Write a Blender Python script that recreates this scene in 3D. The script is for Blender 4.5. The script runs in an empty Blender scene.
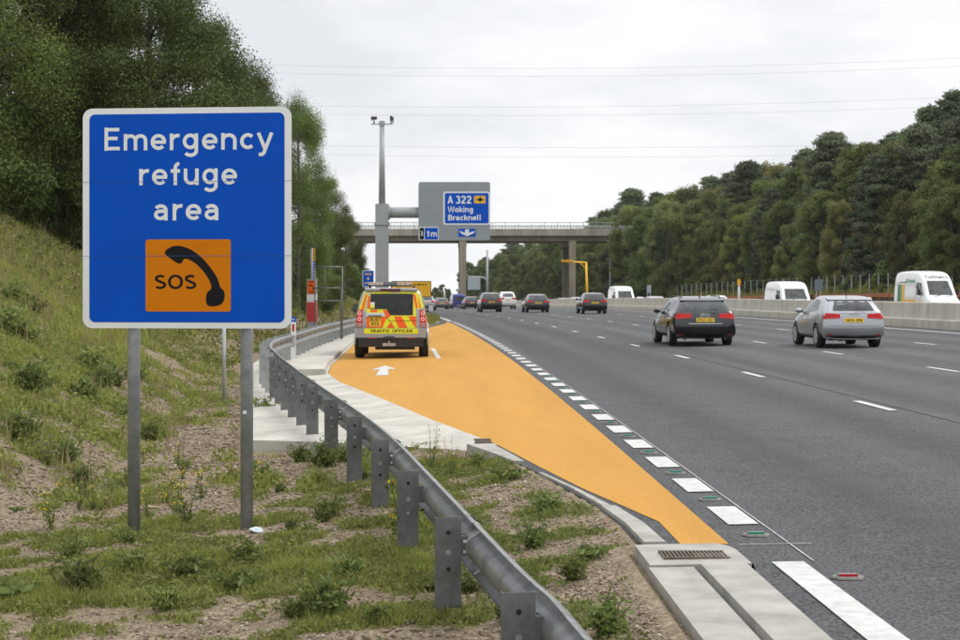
import bpy, bmesh, math, random
import numpy as np
from mathutils import Vector, Matrix, noise as mnoise
from mathutils.bvhtree import BVHTree

R = math.radians
PI = math.pi
scene = bpy.context.scene
C = bpy.context.collection

# ------------------------------------------------------------------ camera
CZ = 1.735
F = 1690.0                      # focal length in pixels of the 960 wide photograph
cam = bpy.data.cameras.new('camera')
cam.sensor_width = 36.0
cam.lens = F / 960.0 * 36.0
cam.shift_x = 40.0 / 960.0
cam.shift_y = -28.0 / 960.0
cam.clip_start = 0.1
cam.clip_end = 9000
cam.dof.use_dof = True
cam.dof.focus_distance = 15.5
cam.dof.aperture_fstop = 7.1
camo = bpy.data.objects.new('camera', cam)
camo.location = (0, 0, CZ)
camo.rotation_euler = (R(90), 0, 0)
C.objects.link(camo)
scene.camera = camo

# ------------------------------------------------------------------ sky and sun
SUN_EL, SUN_AZ = R(54), R(80)    # azimuth from +Y clockwise: high on the right, behind thin cloud
w = bpy.data.worlds.new('World')
scene.world = w
w.use_nodes = True
nt = w.node_tree
nt.nodes.clear()
out = nt.nodes.new('ShaderNodeOutputWorld')
bg = nt.nodes.new('ShaderNodeBackground')
bg.inputs['Strength'].default_value = 0.1
sky = nt.nodes.new('ShaderNodeTexSky')
sky.sky_type = 'NISHITA'
sky.sun_disc = False
sky.sun_elevation = SUN_EL
sky.sun_rotation = SUN_AZ
tc = nt.nodes.new('ShaderNodeTexCoord')
mp = nt.nodes.new('ShaderNodeMapping')
mp.inputs['Scale'].default_value = (2.0, 2.0, 5.5)
mp.inputs['Location'].default_value = (3.1, 0.4, 0.9)
nz = nt.nodes.new('ShaderNodeTexNoise')
nz.inputs['Scale'].default_value = 1.6
nz.inputs['Detail'].default_value = 6
nz.inputs['Roughness'].default_value = 0.55
rp = nt.nodes.new('ShaderNodeValToRGB')
rp.color_ramp.elements[0].position = 0.38
rp.color_ramp.elements[0].color = (7.7, 7.98, 8.35, 1)
rp.color_ramp.elements[1].position = 0.57
rp.color_ramp.elements[1].color = (10.3, 10.3, 10.3, 1)
mx = nt.nodes.new('ShaderNodeMix')
mx.data_type = 'RGBA'
mx.inputs[0].default_value = 0.96
nt.links.new(tc.outputs['Generated'], mp.inputs['Vector'])
nt.links.new(mp.outputs['Vector'], nz.inputs['Vector'])
nt.links.new(nz.outputs['Fac'], rp.inputs['Fac'])
nt.links.new(sky.outputs['Color'], mx.inputs[6])
nt.links.new(rp.outputs['Color'], mx.inputs[7])
sx_ = nt.nodes.new('ShaderNodeSeparateXYZ')            # an overcast sky is brighter towards the zenith
el = nt.nodes.new('ShaderNodeMapRange')
el.inputs[1].default_value = 0.22; el.inputs[2].default_value = 0.95
el.inputs[3].default_value = 1.0; el.inputs[4].default_value = 1.75
vm = nt.nodes.new('ShaderNodeVectorMath'); vm.operation = 'SCALE'
nt.links.new(tc.outputs['Generated'], sx_.inputs[0]); nt.links.new(sx_.outputs['Z'], el.inputs[0])
nt.links.new(mx.outputs[2], vm.inputs[0]); nt.links.new(el.outputs[0], vm.inputs['Scale'])
nt.links.new(vm.outputs[0], bg.inputs['Color'])
nt.links.new(bg.outputs['Background'], out.inputs['Surface'])

sl = bpy.data.lights.new('sun', 'SUN')
sl.energy = 1.4
sl.angle = R(18)
sl.color = (1.0, 0.96, 0.9)
so = bpy.data.objects.new('sun', sl)
sd = Vector((math.sin(SUN_AZ) * math.cos(SUN_EL), math.cos(SUN_AZ) * math.cos(SUN_EL), math.sin(SUN_EL)))
so.rotation_euler = sd.to_track_quat('Z', 'Y').to_euler()
so.location = (0, 0, 60)
C.objects.link(so)

scene.view_settings.view_transform = 'Standard'
scene.view_settings.look = 'None'
scene.view_settings.exposure = 0.10
scene.view_settings.gamma = 1.0
scene.view_settings.use_curve_mapping = False
scene.render.engine = 'CYCLES'
scene.cycles.use_denoising = True
scene.cycles.max_bounces = 6
scene.cycles.diffuse_bounces = 3
scene.cycles.caustics_reflective = False
scene.cycles.caustics_refractive = False

# ------------------------------------------------------------------ helpers
def px(x, y, Y):
    """the point at depth Y that the photograph shows at pixel (x, y)"""
    return Vector(((x - 440) * Y / F, Y, CZ + (292 - y) * Y / F))

def tag(o, label=None, cat=None, group=None, kind=None):
    if label: o['label'] = label
    if cat: o['category'] = cat
    if group: o['group'] = group
    if kind: o['kind'] = kind
    return o

def thing(name, label, cat, loc=(0, 0, 0), rz=0.0, group=None):
    o = bpy.data.objects.new(name, None)
    o.empty_display_size = 0.2
    C.objects.link(o)
    o.location = loc
    o.rotation_euler = (0, 0, rz)
    return tag(o, label, cat, group)

def link_mesh(name, me, mat=None, parent=None, smooth=False):
    o = bpy.data.objects.new(name, me)
    C.objects.link(o)
    if mat is not None:
        me.materials.append(mat)
    if parent is not None:
        o.parent = parent
    if smooth:
        me.polygons.foreach_set('use_smooth', [True] * len(me.polygons))
    return o

class MB:
    def __init__(self):
        self.v = []
        self.f = []
    def add(self, vs, fs):
        n = len(self.v)
        self.v += [tuple(p) for p in vs]
        self.f += [tuple(i + n for i in f) for f in fs]
        return self
    def box(self, cx, cy, cz, sx, sy, sz, M=None):
        """box by centre and full sizes"""
        vs = [Vector((cx + a * sx / 2, cy + b * sy / 2, cz + c * sz / 2)) for a in (-1, 1) for b in (-1, 1) for c in (-1, 1)]
        if M is not None: vs = [M @ p for p in vs]
        return self.add(vs, [(0, 1, 3, 2), (4, 6, 7, 5), (0, 4, 5, 1), (2, 3, 7, 6), (0, 2, 6, 4), (1, 5, 7, 3)])
    def tube(self, p0, p1, r0, r1=None, n=10, cap=True):
        if r1 is None: r1 = r0
        p0 = Vector(p0); p1 = Vector(p1)
        d = (p1 - p0).normalized()
        a = d.orthogonal().normalized(); b = d.cross(a)
        vs = []
        for p, r in ((p0, r0), (p1, r1)):
            for k in range(n):
                t = 2 * PI * k / n
                vs.append(p + a * (r * math.cos(t)) + b * (r * math.sin(t)))
        fs = [(k, (k + 1) % n, n + (k + 1) % n, n + k) for k in range(n)]
        if cap: fs += [tuple(range(n - 1, -1, -1)), tuple(range(n, 2 * n))]
        return self.add(vs, fs)
    def path(self, pts, radii, n=8):
        pts = [Vector(p) for p in pts]
        if not isinstance(radii, (list, tuple)): radii = [radii] * len(pts)
        vs = []; fs = []
        a = None
        for i, p in enumerate(pts):
            d = (pts[min(i + 1, len(pts) - 1)] - pts[max(i - 1, 0)]).normalized()
            if a is None: a = d.orthogonal().normalized()
            a = (a - d * a.dot(d)).normalized(); b = d.cross(a)
            for k in range(n):
                t = 2 * PI * k / n
                vs.append(p + a * (radii[i] * math.cos(t)) + b * (radii[i] * math.sin(t)))
        for i in range(len(pts) - 1):
            for k in range(n):
                fs.append((i * n + k, i * n + (k + 1) % n, (i + 1) * n + (k + 1) % n, (i + 1) * n + k))
        fs += [tuple(range(n - 1, -1, -1)), tuple(range((len(pts) - 1) * n, len(pts) * n))]
        return self.add(vs, fs)
    def prism(self, pts, y0, y1):
        """outline in (x, z), pulled from y0 (seen side) to y1"""
        n = len(pts)
        vs = [(p[0], y0, p[1]) for p in pts] + [(p[0], y1, p[1]) for p in pts]
        fs = [tuple(range(n)), tuple(range(2 * n - 1, n - 1, -1))]
        fs += [(k, n + k, n + (k + 1) % n, (k + 1) % n) for k in range(n)]
        return self.add(vs, fs)
    def build(self, name, mat, parent=None, smooth=False):
        me = bpy.data.meshes.new(name)
        me.from_pydata(self.v, [], self.f)
        me.update()
        bm = bmesh.new(); bm.from_mesh(me)
        bmesh.ops.recalc_face_normals(bm, faces=bm.faces)
        bm.to_mesh(me); bm.free()
        o = link_mesh(name, me, mat, parent)
        if smooth:
            for p in me.polygons: p.use_smooth = len(p.vertices) == 4
        return o

def rrect(x0, z0, x1, z1, r, n=6):
    pts = []
    for cx, cz, a in ((x1 - r, z1 - r, 0), (x0 + r, z1 - r, 90), (x0 + r, z0 + r, 180), (x1 - r, z0 + r, 270)):
        for k in range(n + 1):
            t = R(a + 90 * k / n)
            pts.append((cx + r * math.cos(t), cz + r * math.sin(t)))
    return pts

def ellipse(cx, cz, rx, rz, n=20):
    return [(cx + rx * math.cos(2 * PI * k / n), cz + rz * math.sin(2 * PI * k / n)) for k in range(n)]

def np_mesh(name, verts, faces, mat=None, parent=None, tint=None):
    """large quad (or tri) meshes straight from numpy arrays; tint is one float per face"""
    me = bpy.data.meshes.new(name)
    nv = len(verts); nf, k = faces.shape
    me.vertices.add(nv)
    me.vertices.foreach_set('co', verts.astype(np.float32).ravel())
    me.loops.add(nf * k)
    me.loops.foreach_set('vertex_index', faces.astype(np.int32).ravel())
    me.polygons.add(nf)
    me.polygons.foreach_set('loop_start', np.arange(0, nf * k, k, dtype=np.int32))
    if tint is not None:
        at = me.attributes.new('tint', 'FLOAT', 'FACE')
        at.data.foreach_set('value', tint.astype(np.float32))
    me.update(calc_edges=True)
    me.validate()
    if mat is not None: me.materials.append(mat)
    o = bpy.data.objects.new(name, me)
    C.objects.link(o)
    if parent is not None: o.parent = parent
    return o

# ------------------------------------------------------------------ materials
MATS = {}
def mat(name, col, rough=0.6, metal=0.0, var=0.0, scale=4.0, bump=0.0, bscale=40.0, spec=0.5, col2=None, emit=None, coat=0.0, stretch=None):
    """principled surface with a little procedural colour variation and grain"""
    if name in MATS: return MATS[name]
    m = bpy.data.materials.new(name)
    m.use_nodes = True
    n = m.node_tree.nodes; l = m.node_tree.links
    b = n['Principled BSDF']
    b.inputs['Roughness'].default_value = rough
    b.inputs['Metallic'].default_value = metal
    b.inputs['Specular IOR Level'].default_value = spec
    b.inputs['Coat Weight'].default_value = coat
    b.inputs['Coat Roughness'].default_value = 0.04
    b.inputs['Base Color'].default_value = (*col, 1)
    if emit:
        b.inputs['Emission Color'].default_value = (*emit[0], 1)
        b.inputs['Emission Strength'].default_value = emit[1]
    if var or col2:
        t = n.new('ShaderNodeTexCoord'); z = n.new('ShaderNodeTexNoise')
        z.inputs['Scale'].default_value = scale; z.inputs['Detail'].default_value = 5; z.inputs['Roughness'].default_value = 0.6
        r = n.new('ShaderNodeValToRGB')
        r.color_ramp.elements[0].position = 0.32; r.color_ramp.elements[1].position = 0.68
        c0 = col2 if col2 else tuple(c * (1 - var) for c in col)
        c1 = col if col2 else tuple(min(1, c * (1 + var)) for c in col)
        r.color_ramp.elements[0].color = (*c0, 1); r.color_ramp.elements[1].color = (*c1, 1)
        src = t.outputs['Object']
        if stretch:
            mp_ = n.new('ShaderNodeMapping'); mp_.inputs['Scale'].default_value = stretch
            l.new(src, mp_.inputs['Vector']); src = mp_.outputs['Vector']
        l.new(src, z.inputs['Vector']); l.new(z.outputs['Fac'], r.inputs['Fac'])
        l.new(r.outputs['Color'], b.inputs['Base Color'])
    if bump:
        t2 = n.new('ShaderNodeTexCoord'); z2 = n.new('ShaderNodeTexNoise')
        z2.inputs['Scale'].default_value = bscale; z2.inputs['Detail'].default_value = 3
        bp = n.new('ShaderNodeBump'); bp.inputs['Strength'].default_value = bump; bp.inputs['Distance'].default_value = 0.01
        l.new(t2.outputs['Object'], z2.inputs['Vector']); l.new(z2.outputs['Fac'], bp.inputs['Height'])
        l.new(bp.outputs['Normal'], b.inputs['Normal'])
    MATS[name] = m
    return m

def leaf_mat(name, dark, light, trans=0.25, rough=0.55):
    m = bpy.data.materials.new(name); m.use_nodes = True
    n = m.node_tree.nodes; l = m.node_tree.links
    b = n['Principled BSDF']
    b.inputs['Roughness'].default_value = rough
    b.inputs['Specular IOR Level'].default_value = 0.25
    a = n.new('ShaderNodeAttribute'); a.attribute_name = 'tint'
    oi = n.new('ShaderNodeObjectInfo')
    r = n.new('ShaderNodeValToRGB')
    r.color_ramp.elements[0].color = (*dark, 1); r.color_ramp.elements[1].color = (*light, 1)
    h = n.new('ShaderNodeHueSaturation')
    mr = n.new('ShaderNodeMapRange'); mr.inputs[3].default_value = 0.72; mr.inputs[4].default_value = 1.5
    l.new(oi.outputs['Random'], mr.inputs[0]); l.new(mr.outputs[0], h.inputs['Value'])
    hv = n.new('ShaderNodeMath'); hv.operation = 'MULTIPLY'; hv.inputs[1].default_value = 7.31; hf = n.new('ShaderNodeMath'); hf.operation = 'FRACT'
    hr = n.new('ShaderNodeMapRange'); hr.inputs[3].default_value = .478; hr.inputs[4].default_value = .512
    l.new(oi.outputs['Random'], hv.inputs[0]); l.new(hv.outputs[0], hf.inputs[0]); l.new(hf.outputs[0], hr.inputs[0]); l.new(hr.outputs[0], h.inputs['Hue'])
    h.inputs['Saturation'].default_value = 1.08
    l.new(a.outputs['Fac'], r.inputs['Fac']); l.new(r.outputs['Color'], h.inputs['Color'])
    l.new(h.outputs['Color'], b.inputs['Base Color'])
    tr = n.new('ShaderNodeBsdfTranslucent'); l.new(h.outputs['Color'], tr.inputs['Color'])
    ms = n.new('ShaderNodeMixShader'); ms.inputs[0].default_value = trans
    o = n['Material Output']
    l.new(b.outputs[0], ms.inputs[1]); l.new(tr.outputs[0], ms.inputs[2]); l.new(ms.outputs[0], o.inputs['Surface'])
    return m




def asphalt_mat():
    m = bpy.data.materials.new('asphalt'); m.use_nodes = True
    n = m.node_tree.nodes; l = m.node_tree.links; b = n['Principled BSDF']
    b.inputs['Roughness'].default_value = 0.85; b.inputs['Specular IOR Level'].default_value = 0.3
    t = n.new('ShaderNodeTexCoord')
    z1 = n.new('ShaderNodeTexNoise'); z1.inputs['Scale'].default_value = 42; z1.inputs['Detail'].default_value = 2; z1.inputs['Roughness'].default_value = 0.8
    r1 = n.new('ShaderNodeValToRGB'); r1.color_ramp.elements[0].position = 0.36; r1.color_ramp.elements[1].position = 0.66
    r1.color_ramp.elements[0].color = (0.024, 0.0245, 0.027, 1); r1.color_ramp.elements[1].color = (0.128, 0.130, 0.134, 1)
    mp = n.new('ShaderNodeMapping'); mp.inputs['Scale'].default_value = (1.1, 0.03, 1)
    z2 = n.new('ShaderNodeTexNoise'); z2.inputs['Scale'].default_value = 1.0; z2.inputs['Detail'].default_value = 4
    r2 = n.new('ShaderNodeValToRGB'); r2.color_ramp.elements[0].position = 0.3; r2.color_ramp.elements[1].position = 0.7
    r2.color_ramp.elements[0].color = (0.82, 0.82, 0.82, 1); r2.color_ramp.elements[1].color = (1.15, 1.14, 1.13, 1)
    mm = n.new('ShaderNodeMix'); mm.data_type = 'RGBA'; mm.blend_type = 'MULTIPLY'; mm.inputs[0].default_value = 1
    bp = n.new('ShaderNodeBump'); bp.inputs['Strength'].default_value = 0.5; bp.inputs['Distance'].default_value = 0.006
    l.new(t.outputs['Object'], z1.inputs['Vector']); l.new(z1.outputs['Fac'], r1.inputs['Fac'])
    l.new(t.outputs['Object'], mp.inputs['Vector']); l.new(mp.outputs['Vector'], z2.inputs['Vector']); l.new(z2.outputs['Fac'], r2.inputs['Fac'])
    at = n.new('ShaderNodeAttribute'); at.attribute_name = 'across'
    m1 = n.new('ShaderNodeMath'); m1.operation = 'PINGPONG'; m1.inputs[1].default_value = 0.9625
    m0 = n.new('ShaderNodeMath'); m0.operation = 'ADD'; m0.inputs[1].default_value = -2.30 - .9625
    wr = n.new('ShaderNodeMapRange'); wr.inputs[1].default_value = .15; wr.inputs[2].default_value = .75; wr.inputs[3].default_value = .84; wr.inputs[4].default_value = 1.10
    l.new(at.outputs['Fac'], m0.inputs[0]); l.new(m0.outputs[0], m1.inputs[0]); l.new(m1.outputs[0], wr.inputs[0])
    z4 = n.new('ShaderNodeTexNoise'); z4.inputs['Scale'].default_value = 1.6; z4.inputs['Detail'].default_value = 8; z4.inputs['Roughness'].default_value = .75
    r4 = n.new('ShaderNodeMapRange'); r4.inputs[1].default_value = .25; r4.inputs[2].default_value = .75; r4.inputs[3].default_value = .78; r4.inputs[4].default_value = 1.2
    l.new(t.outputs['Object'], z4.inputs['Vector']); l.new(z4.outputs['Fac'], r4.inputs[0])
    mu = n.new('ShaderNodeMath'); mu.operation = 'MULTIPLY'; l.new(wr.outputs[0], mu.inputs[0]); l.new(r4.outputs[0], mu.inputs[1])
    fl_ = n.new('ShaderNodeMapRange'); fl_.inputs[1].default_value = 6.25; fl_.inputs[2].default_value = 6.45; fl_.inputs[3].default_value = .95; fl_.inputs[4].default_value = 1.10
    l.new(at.outputs['Fac'], fl_.inputs[0])
    mu2 = n.new('ShaderNodeMath'); mu2.operation = 'MULTIPLY'; l.new(mu.outputs[0], mu2.inputs[0]); l.new(fl_.outputs[0], mu2.inputs[1]); mu = mu2
    vs_ = n.new('ShaderNodeVectorMath'); vs_.operation = 'SCALE'
    l.new(r1.outputs['Color'], mm.inputs[6]); l.new(r2.outputs['Color'], mm.inputs[7]); l.new(mm.outputs[2], vs_.inputs[0]); l.new(mu.outputs[0], vs_.inputs['Scale']); l.new(vs_.outputs[0], b.inputs['Base Color'])
    l.new(z1.outputs['Fac'], bp.inputs['Height']); l.new(bp.outputs['Normal'], b.inputs['Normal'])
    return m

def soil_mat():
    m = bpy.data.materials.new('soil'); m.use_nodes = True
    n = m.node_tree.nodes; l = m.node_tree.links; b = n['Principled BSDF']
    b.inputs['Roughness'].default_value = 0.95; b.inputs['Specular IOR Level'].default_value = 0.15
    t = n.new('ShaderNodeTexCoord')
    v = n.new('ShaderNodeTexVoronoi'); v.inputs['Scale'].default_value = 42
    r1 = n.new('ShaderNodeValToRGB')
    cr = r1.color_ramp
    cr.elements[0].position = 0.0; cr.elements[0].color = (0.19, 0.145, 0.097, 1)
    cr.elements[1].position = 1.0; cr.elements[1].color = (0.42, 0.35, 0.265, 1)
    e = cr.elements.new(0.55); e.color = (0.29, 0.228, 0.158, 1)
    z = n.new('ShaderNodeTexNoise'); z.inputs['Scale'].default_value = 0.55; z.inputs['Detail'].default_value = 8; z.inputs['Roughness'].default_value = 0.7
    r2 = n.new('ShaderNodeValToRGB'); r2.color_ramp.elements[0].position = 0.47; r2.color_ramp.elements[1].position = 0.62
    z3 = n.new('ShaderNodeTexNoise'); z3.inputs['Scale'].default_value = 7; z3.inputs['Detail'].default_value = 6
    r3 = n.new('ShaderNodeValToRGB'); r3.color_ramp.elements[0].color = (0.085, 0.088, 0.036, 1); r3.color_ramp.elements[1].color = (0.21, 0.215, 0.085, 1)
    mm = n.new('ShaderNodeMix'); mm.data_type = 'RGBA'
    bp = n.new('ShaderNodeBump'); bp.inputs['Strength'].default_value = 0.8; bp.inputs['Distance'].default_value = 0.03
    l.new(t.outputs['Object'], v.inputs['Vector']); l.new(v.outputs['Color'], r1.inputs['Fac'])
    l.new(t.outputs['Object'], z.inputs['Vector']); l.new(z.outputs['Fac'], r2.inputs['Fac'])
    l.new(t.outputs['Object'], z3.inputs['Vector']); l.new(z3.outputs['Fac'], r3.inputs['Fac'])
    z5 = n.new('ShaderNodeTexNoise'); z5.inputs['Scale'].default_value = 3.2; z5.inputs['Detail'].default_value = 9; z5.inputs['Roughness'].default_value = .7
    r5 = n.new('ShaderNodeMapRange'); r5.inputs[1].default_value = .3; r5.inputs[2].default_value = .7; r5.inputs[3].default_value = .62; r5.inputs[4].default_value = 1.15
    s5 = n.new('ShaderNodeVectorMath'); s5.operation = 'SCALE'
    l.new(t.outputs['Object'], z5.inputs['Vector']); l.new(z5.outputs['Fac'], r5.inputs[0]); l.new(r1.outputs['Color'], s5.inputs[0]); l.new(r5.outputs[0], s5.inputs['Scale'])
    l.new(s5.outputs[0], mm.inputs[6]); l.new(r3.outputs['Color'], mm.inputs[7])
    ma = n.new('ShaderNodeMath'); ma.operation = 'MULTIPLY'; ma.inputs[1].default_value = 0.75
    ga = n.new('ShaderNodeAttribute'); ga.attribute_name = 'grassy'
    gm = n.new('ShaderNodeMath'); gm.operation = 'MULTIPLY_ADD'; gm.inputs[1].default_value = .55
    l.new(ga.outputs['Fac'], gm.inputs[0]); l.new(z3.outputs['Fac'], gm.inputs[2])
    gr_ = n.new('ShaderNodeMapRange'); gr_.inputs[1].default_value = .58; gr_.inputs[2].default_value = .92; gr_.inputs[4].default_value = .92
    l.new(gm.outputs[0], gr_.inputs[0]); l.new(gr_.outputs[0], mm.inputs[0])
    l.new(mm.outputs[2], b.inputs['Base Color'])
    l.new(v.outputs['Distance'], bp.inputs['Height']); l.new(bp.outputs['Normal'], b.inputs['Normal'])
    return m

ASPHALT = asphalt_mat()
SOIL = soil_mat()
def orange_mat():
    m = bpy.data.materials.new('orange_surfacing'); m.use_nodes = True
    n = m.node_tree.nodes; l = m.node_tree.links; b = n['Principled BSDF']
    b.inputs['Roughness'].default_value = 0.9; b.inputs['Specular IOR Level'].default_value = 0.2
    t = n.new('ShaderNodeTexCoord')
    z = n.new('ShaderNodeTexNoise'); z.inputs['Scale'].default_value = 48; z.inputs['Detail'].default_value = 3; z.inputs['Roughness'].default_value = .8
    r = n.new('ShaderNodeValToRGB'); r.color_ramp.elements[0].position = .3; r.color_ramp.elements[1].position = .7
    r.color_ramp.elements[0].color = (.40, .195, .033, 1); r.color_ramp.elements[1].color = (.575, .31, .072, 1)
    mp = n.new('ShaderNodeMapping'); mp.inputs['Scale'].default_value = (1.3, .10, 1); mp.inputs['Rotation'].default_value = (0, 0, .10)
    z2 = n.new('ShaderNodeTexNoise'); z2.inputs['Scale'].default_value = 1.2; z2.inputs['Detail'].default_value = 6; z2.inputs['Roughness'].default_value = .65
    r2 = n.new('ShaderNodeValToRGB'); r2.color_ramp.elements[0].position = .30; r2.color_ramp.elements[1].position = .62
    r2.color_ramp.elements[0].color = (.90, .895, .90, 1); r2.color_ramp.elements[1].color = (1.03, 1.03, 1.04, 1)
    z3 = n.new('ShaderNodeTexNoise'); z3.inputs['Scale'].default_value = 2.3; z3.inputs['Detail'].default_value = 8; z3.inputs['Roughness'].default_value = .75
    r3 = n.new('ShaderNodeValToRGB'); r3.color_ramp.elements[0].position = .27; r3.color_ramp.elements[1].position = .36
    r3.color_ramp.elements[0].color = (.84, .84, .85, 1); r3.color_ramp.elements[1].color = (1, 1, 1, 1)
    a = n.new('ShaderNodeMix'); a.data_type = 'RGBA'; a.blend_type = 'MULTIPLY'; a.inputs[0].default_value = 1
    c = n.new('ShaderNodeMix'); c.data_type = 'RGBA'; c.blend_type = 'MULTIPLY'; c.inputs[0].default_value = 1
    bp = n.new('ShaderNodeBump'); bp.inputs['Strength'].default_value = .5; bp.inputs['Distance'].default_value = .006
    l.new(t.outputs['Object'], z.inputs['Vector']); l.new(z.outputs['Fac'], r.inputs['Fac'])
    l.new(t.outputs['Object'], mp.inputs['Vector']); l.new(mp.outputs['Vector'], z2.inputs['Vector']); l.new(z2.outputs['Fac'], r2.inputs['Fac'])
    l.new(t.outputs['Object'], z3.inputs['Vector']); l.new(z3.outputs['Fac'], r3.inputs['Fac'])
    l.new(r.outputs['Color'], a.inputs[6]); l.new(r2.outputs['Color'], a.inputs[7])
    l.new(a.outputs[2], c.inputs[6]); l.new(r3.outputs['Color'], c.inputs[7]); l.new(c.outputs[2], b.inputs['Base Color'])
    l.new(z.outputs['Fac'], bp.inputs['Height']); l.new(bp.outputs['Normal'], b.inputs['Normal'])
    return m
ORANGE_ROAD = orange_mat()
PAINT = mat('road_paint', (0.60, 0.60, 0.585), 0.75, col2=(0.44, 0.44, 0.43), scale=11, bump=0.3, bscale=90)
CONCRETE = mat('concrete', (0.47, 0.45, 0.405), 0.9, var=0.2, scale=1.6, bump=0.25, bscale=90, spec=0.2)
KERBC = mat('kerb_concrete', (0.35, 0.34, 0.31), 0.9, var=0.2, scale=3.5, bump=0.3, bscale=100, spec=0.2)
BARRIERC = mat('barrier_concrete', (0.49, 0.46, 0.40), 0.9, var=0.15, scale=0.8, stretch=(1.5, 1.5, .35), bump=0.15, bscale=30, spec=0.2)
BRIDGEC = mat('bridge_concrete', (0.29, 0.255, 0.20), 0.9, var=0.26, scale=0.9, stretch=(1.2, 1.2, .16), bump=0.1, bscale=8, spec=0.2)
GALV = mat('galvanised_steel', (0.40, 0.415, 0.42), 0.42, 0.55, var=0.16, scale=9, bump=0.05, bscale=60)
GALVD = mat('dark_galvanised_steel', (0.17, 0.178, 0.18), 0.48, 0.5, var=0.2, scale=12, bump=0.06, bscale=70)  # darker copy of the steel: shade on the barrier's back put into the colour
GREYM = mat('grey_painted_metal', (0.36, 0.375, 0.385), 0.5, 0.2, var=0.06, scale=1.5)
DARKM = mat('dark_metal', (0.05, 0.05, 0.052), 0.5, 0.5, var=0.2, scale=15)
HOLE = mat('hole_black', (0.012, 0.012, 0.012), 0.9)
BLUE = mat('sign_blue', (0.0, 0.082, 0.53), 0.5, var=0.05, scale=1.2, spec=0.12)
WHITE = mat('sign_white', (0.80, 0.82, 0.81), 0.45, var=0.04, scale=3)
AMBER = mat('sign_amber', (0.66, 0.20, 0.002), 0.55, var=0.04, scale=3, spec=0.12)
YELLOW = mat('sign_yellow', (0.85, 0.46, 0.02), 0.5, var=0.04, scale=2)
INK = mat('sign_black', (0.010, 0.010, 0.011), 0.6, var=0.1, spec=0.15)
TYRE = mat('tyre_rubber', (0.018, 0.018, 0.018), 0.85, var=0.2, scale=20)
ALLOY = mat('alloy_wheel', (0.62, 0.63, 0.64), 0.3, 0.5, var=0.08, scale=10)
GLASS = mat('tinted_glass', (0.035, 0.042, 0.042), 0.05, var=0.7, scale=2.4, spec=0.65)
GLASSD = mat('dark_rear_glass', (0.012, 0.015, 0.016), 0.06, var=0.8, scale=3.0, spec=0.4)
BLACKTRIM = mat('black_trim', (0.016, 0.016, 0.017), 0.5, var=0.1, scale=10)
REDLAMP = mat('red_lamp', (0.52, 0.008, 0.008), 0.25, var=0.2, scale=12, spec=.3)
CLEARLAMP = mat('clear_lamp', (0.62, 0.60, 0.60), 0.12, var=0.2, scale=14, coat=0.6)
PLATEY = mat('plate_yellow', (0.82, 0.53, 0.025), 0.4, var=0.03)
BARK = mat('bark', (0.075, 0.062, 0.048), 0.95, var=0.35, scale=6, bump=0.5, bscale=14)
PALEBARK = mat('pale_bark', (0.33, 0.31, 0.28), 0.9, var=0.4, scale=5, bump=0.3, bscale=14)

# ------------------------------------------------------------------ the road's own coordinates
K = 2.4e-4
def off(Y):
    if Y < 17: return 0.0
    if Y < 500: return -K * (Y - 17) ** 2
    return -K * 483 ** 2 - 2 * K * 483 * (Y - 500)
def vdrop(Y):
    if Y < 90: return 0.0
    if Y < 260: return -4.2e-5 * (Y - 90) ** 2
    b = -4.2e-5 * 170 ** 2
    return b - 0.01428 * (min(Y, 520) - 260)
def zroad(u):
    if u <= 19.4: return 0.02 * max(u, -6)
    if u <= 40: return .15 - .015 * (u - 19.7)
    if u <= 42.5: return -.155 + (u - 40) / 2.5 * .955
    return .8
def RP(u, Y, dz=0.0):
    return Vector((u + off(Y), Y, zroad(u) + vdrop(Y) + dz))
def lerp_list(pts, t):
    if t <= pts[0][0]: return pts[0][1]
    for (a, va), (b, vb) in zip(pts, pts[1:]):
        if t <= b: return va + (vb - va) * (t - a) / (b - a)
    return pts[-1][1]
def heading(Y):
    return math.atan2(-(off(Y + 1) - off(Y - 1)), 2.0)      # turn to the left as the road does

RAIL = [(1.02, 3.0, .31), (.64, 6.8, .335), (.55, 7.75, .34), (.416, 8.67, .35), (-.044, 12.5, .39), (-.39, 15.3, .42), (-.80, 18, .45),
        (-1.52, 22.3, .49), (-2.18, 26.3, .53), (-2.96, 31.3, .58), (-3.50, 35.2, .62), (-3.76, 39, .635), (-3.78, 44.3, .635),
        (-3.78, 54.7, .635), (-3.5, 67.6, .635), (-3.0, 80, .635)]
def cat(p0, p1, p2, p3, t):
    return tuple(0.5 * (2 * b + (c - a) * t + (2 * a - 5 * b + 4 * c - d) * t * t + (-a + 3 * b - 3 * c + d) * t ** 3) for a, b, c, d in zip(p0, p1, p2, p3))
rail_pts = []
for i in range(len(RAIL) - 1):
    p0 = RAIL[max(i - 1, 0)]; p3 = RAIL[min(i + 2, len(RAIL) - 1)]
    for k in range(12):
        rail_pts.append(cat(p0, RAIL[i], RAIL[i + 1], p3, k / 12))
rail_pts.append(RAIL[-1])
_rl = [0.0]
for a, b in zip(rail_pts, rail_pts[1:]): _rl.append(_rl[-1] + math.dist(a, b))
def rail_at(s):
    for i in range(len(_rl) - 1):
        if s <= _rl[i + 1]:
            t = (s - _rl[i]) / (_rl[i + 1] - _rl[i])
            a, b = rail_pts[i], rail_pts[i + 1]
            p = Vector([x + (y - x) * t for x, y in zip(a, b)])
            d = Vector((b[0] - a[0], b[1] - a[1], 0)).normalized()
            return p, d
    a, b = rail_pts[-2], rail_pts[-1]
    return Vector(b), Vector((b[0] - a[0], b[1] - a[1], 0)).normalized()
rail_xy = [(p[1], p[0]) for p in rail_pts]
def rail_u(Y): return lerp_list(rail_xy, Y) - off(Y)

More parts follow.
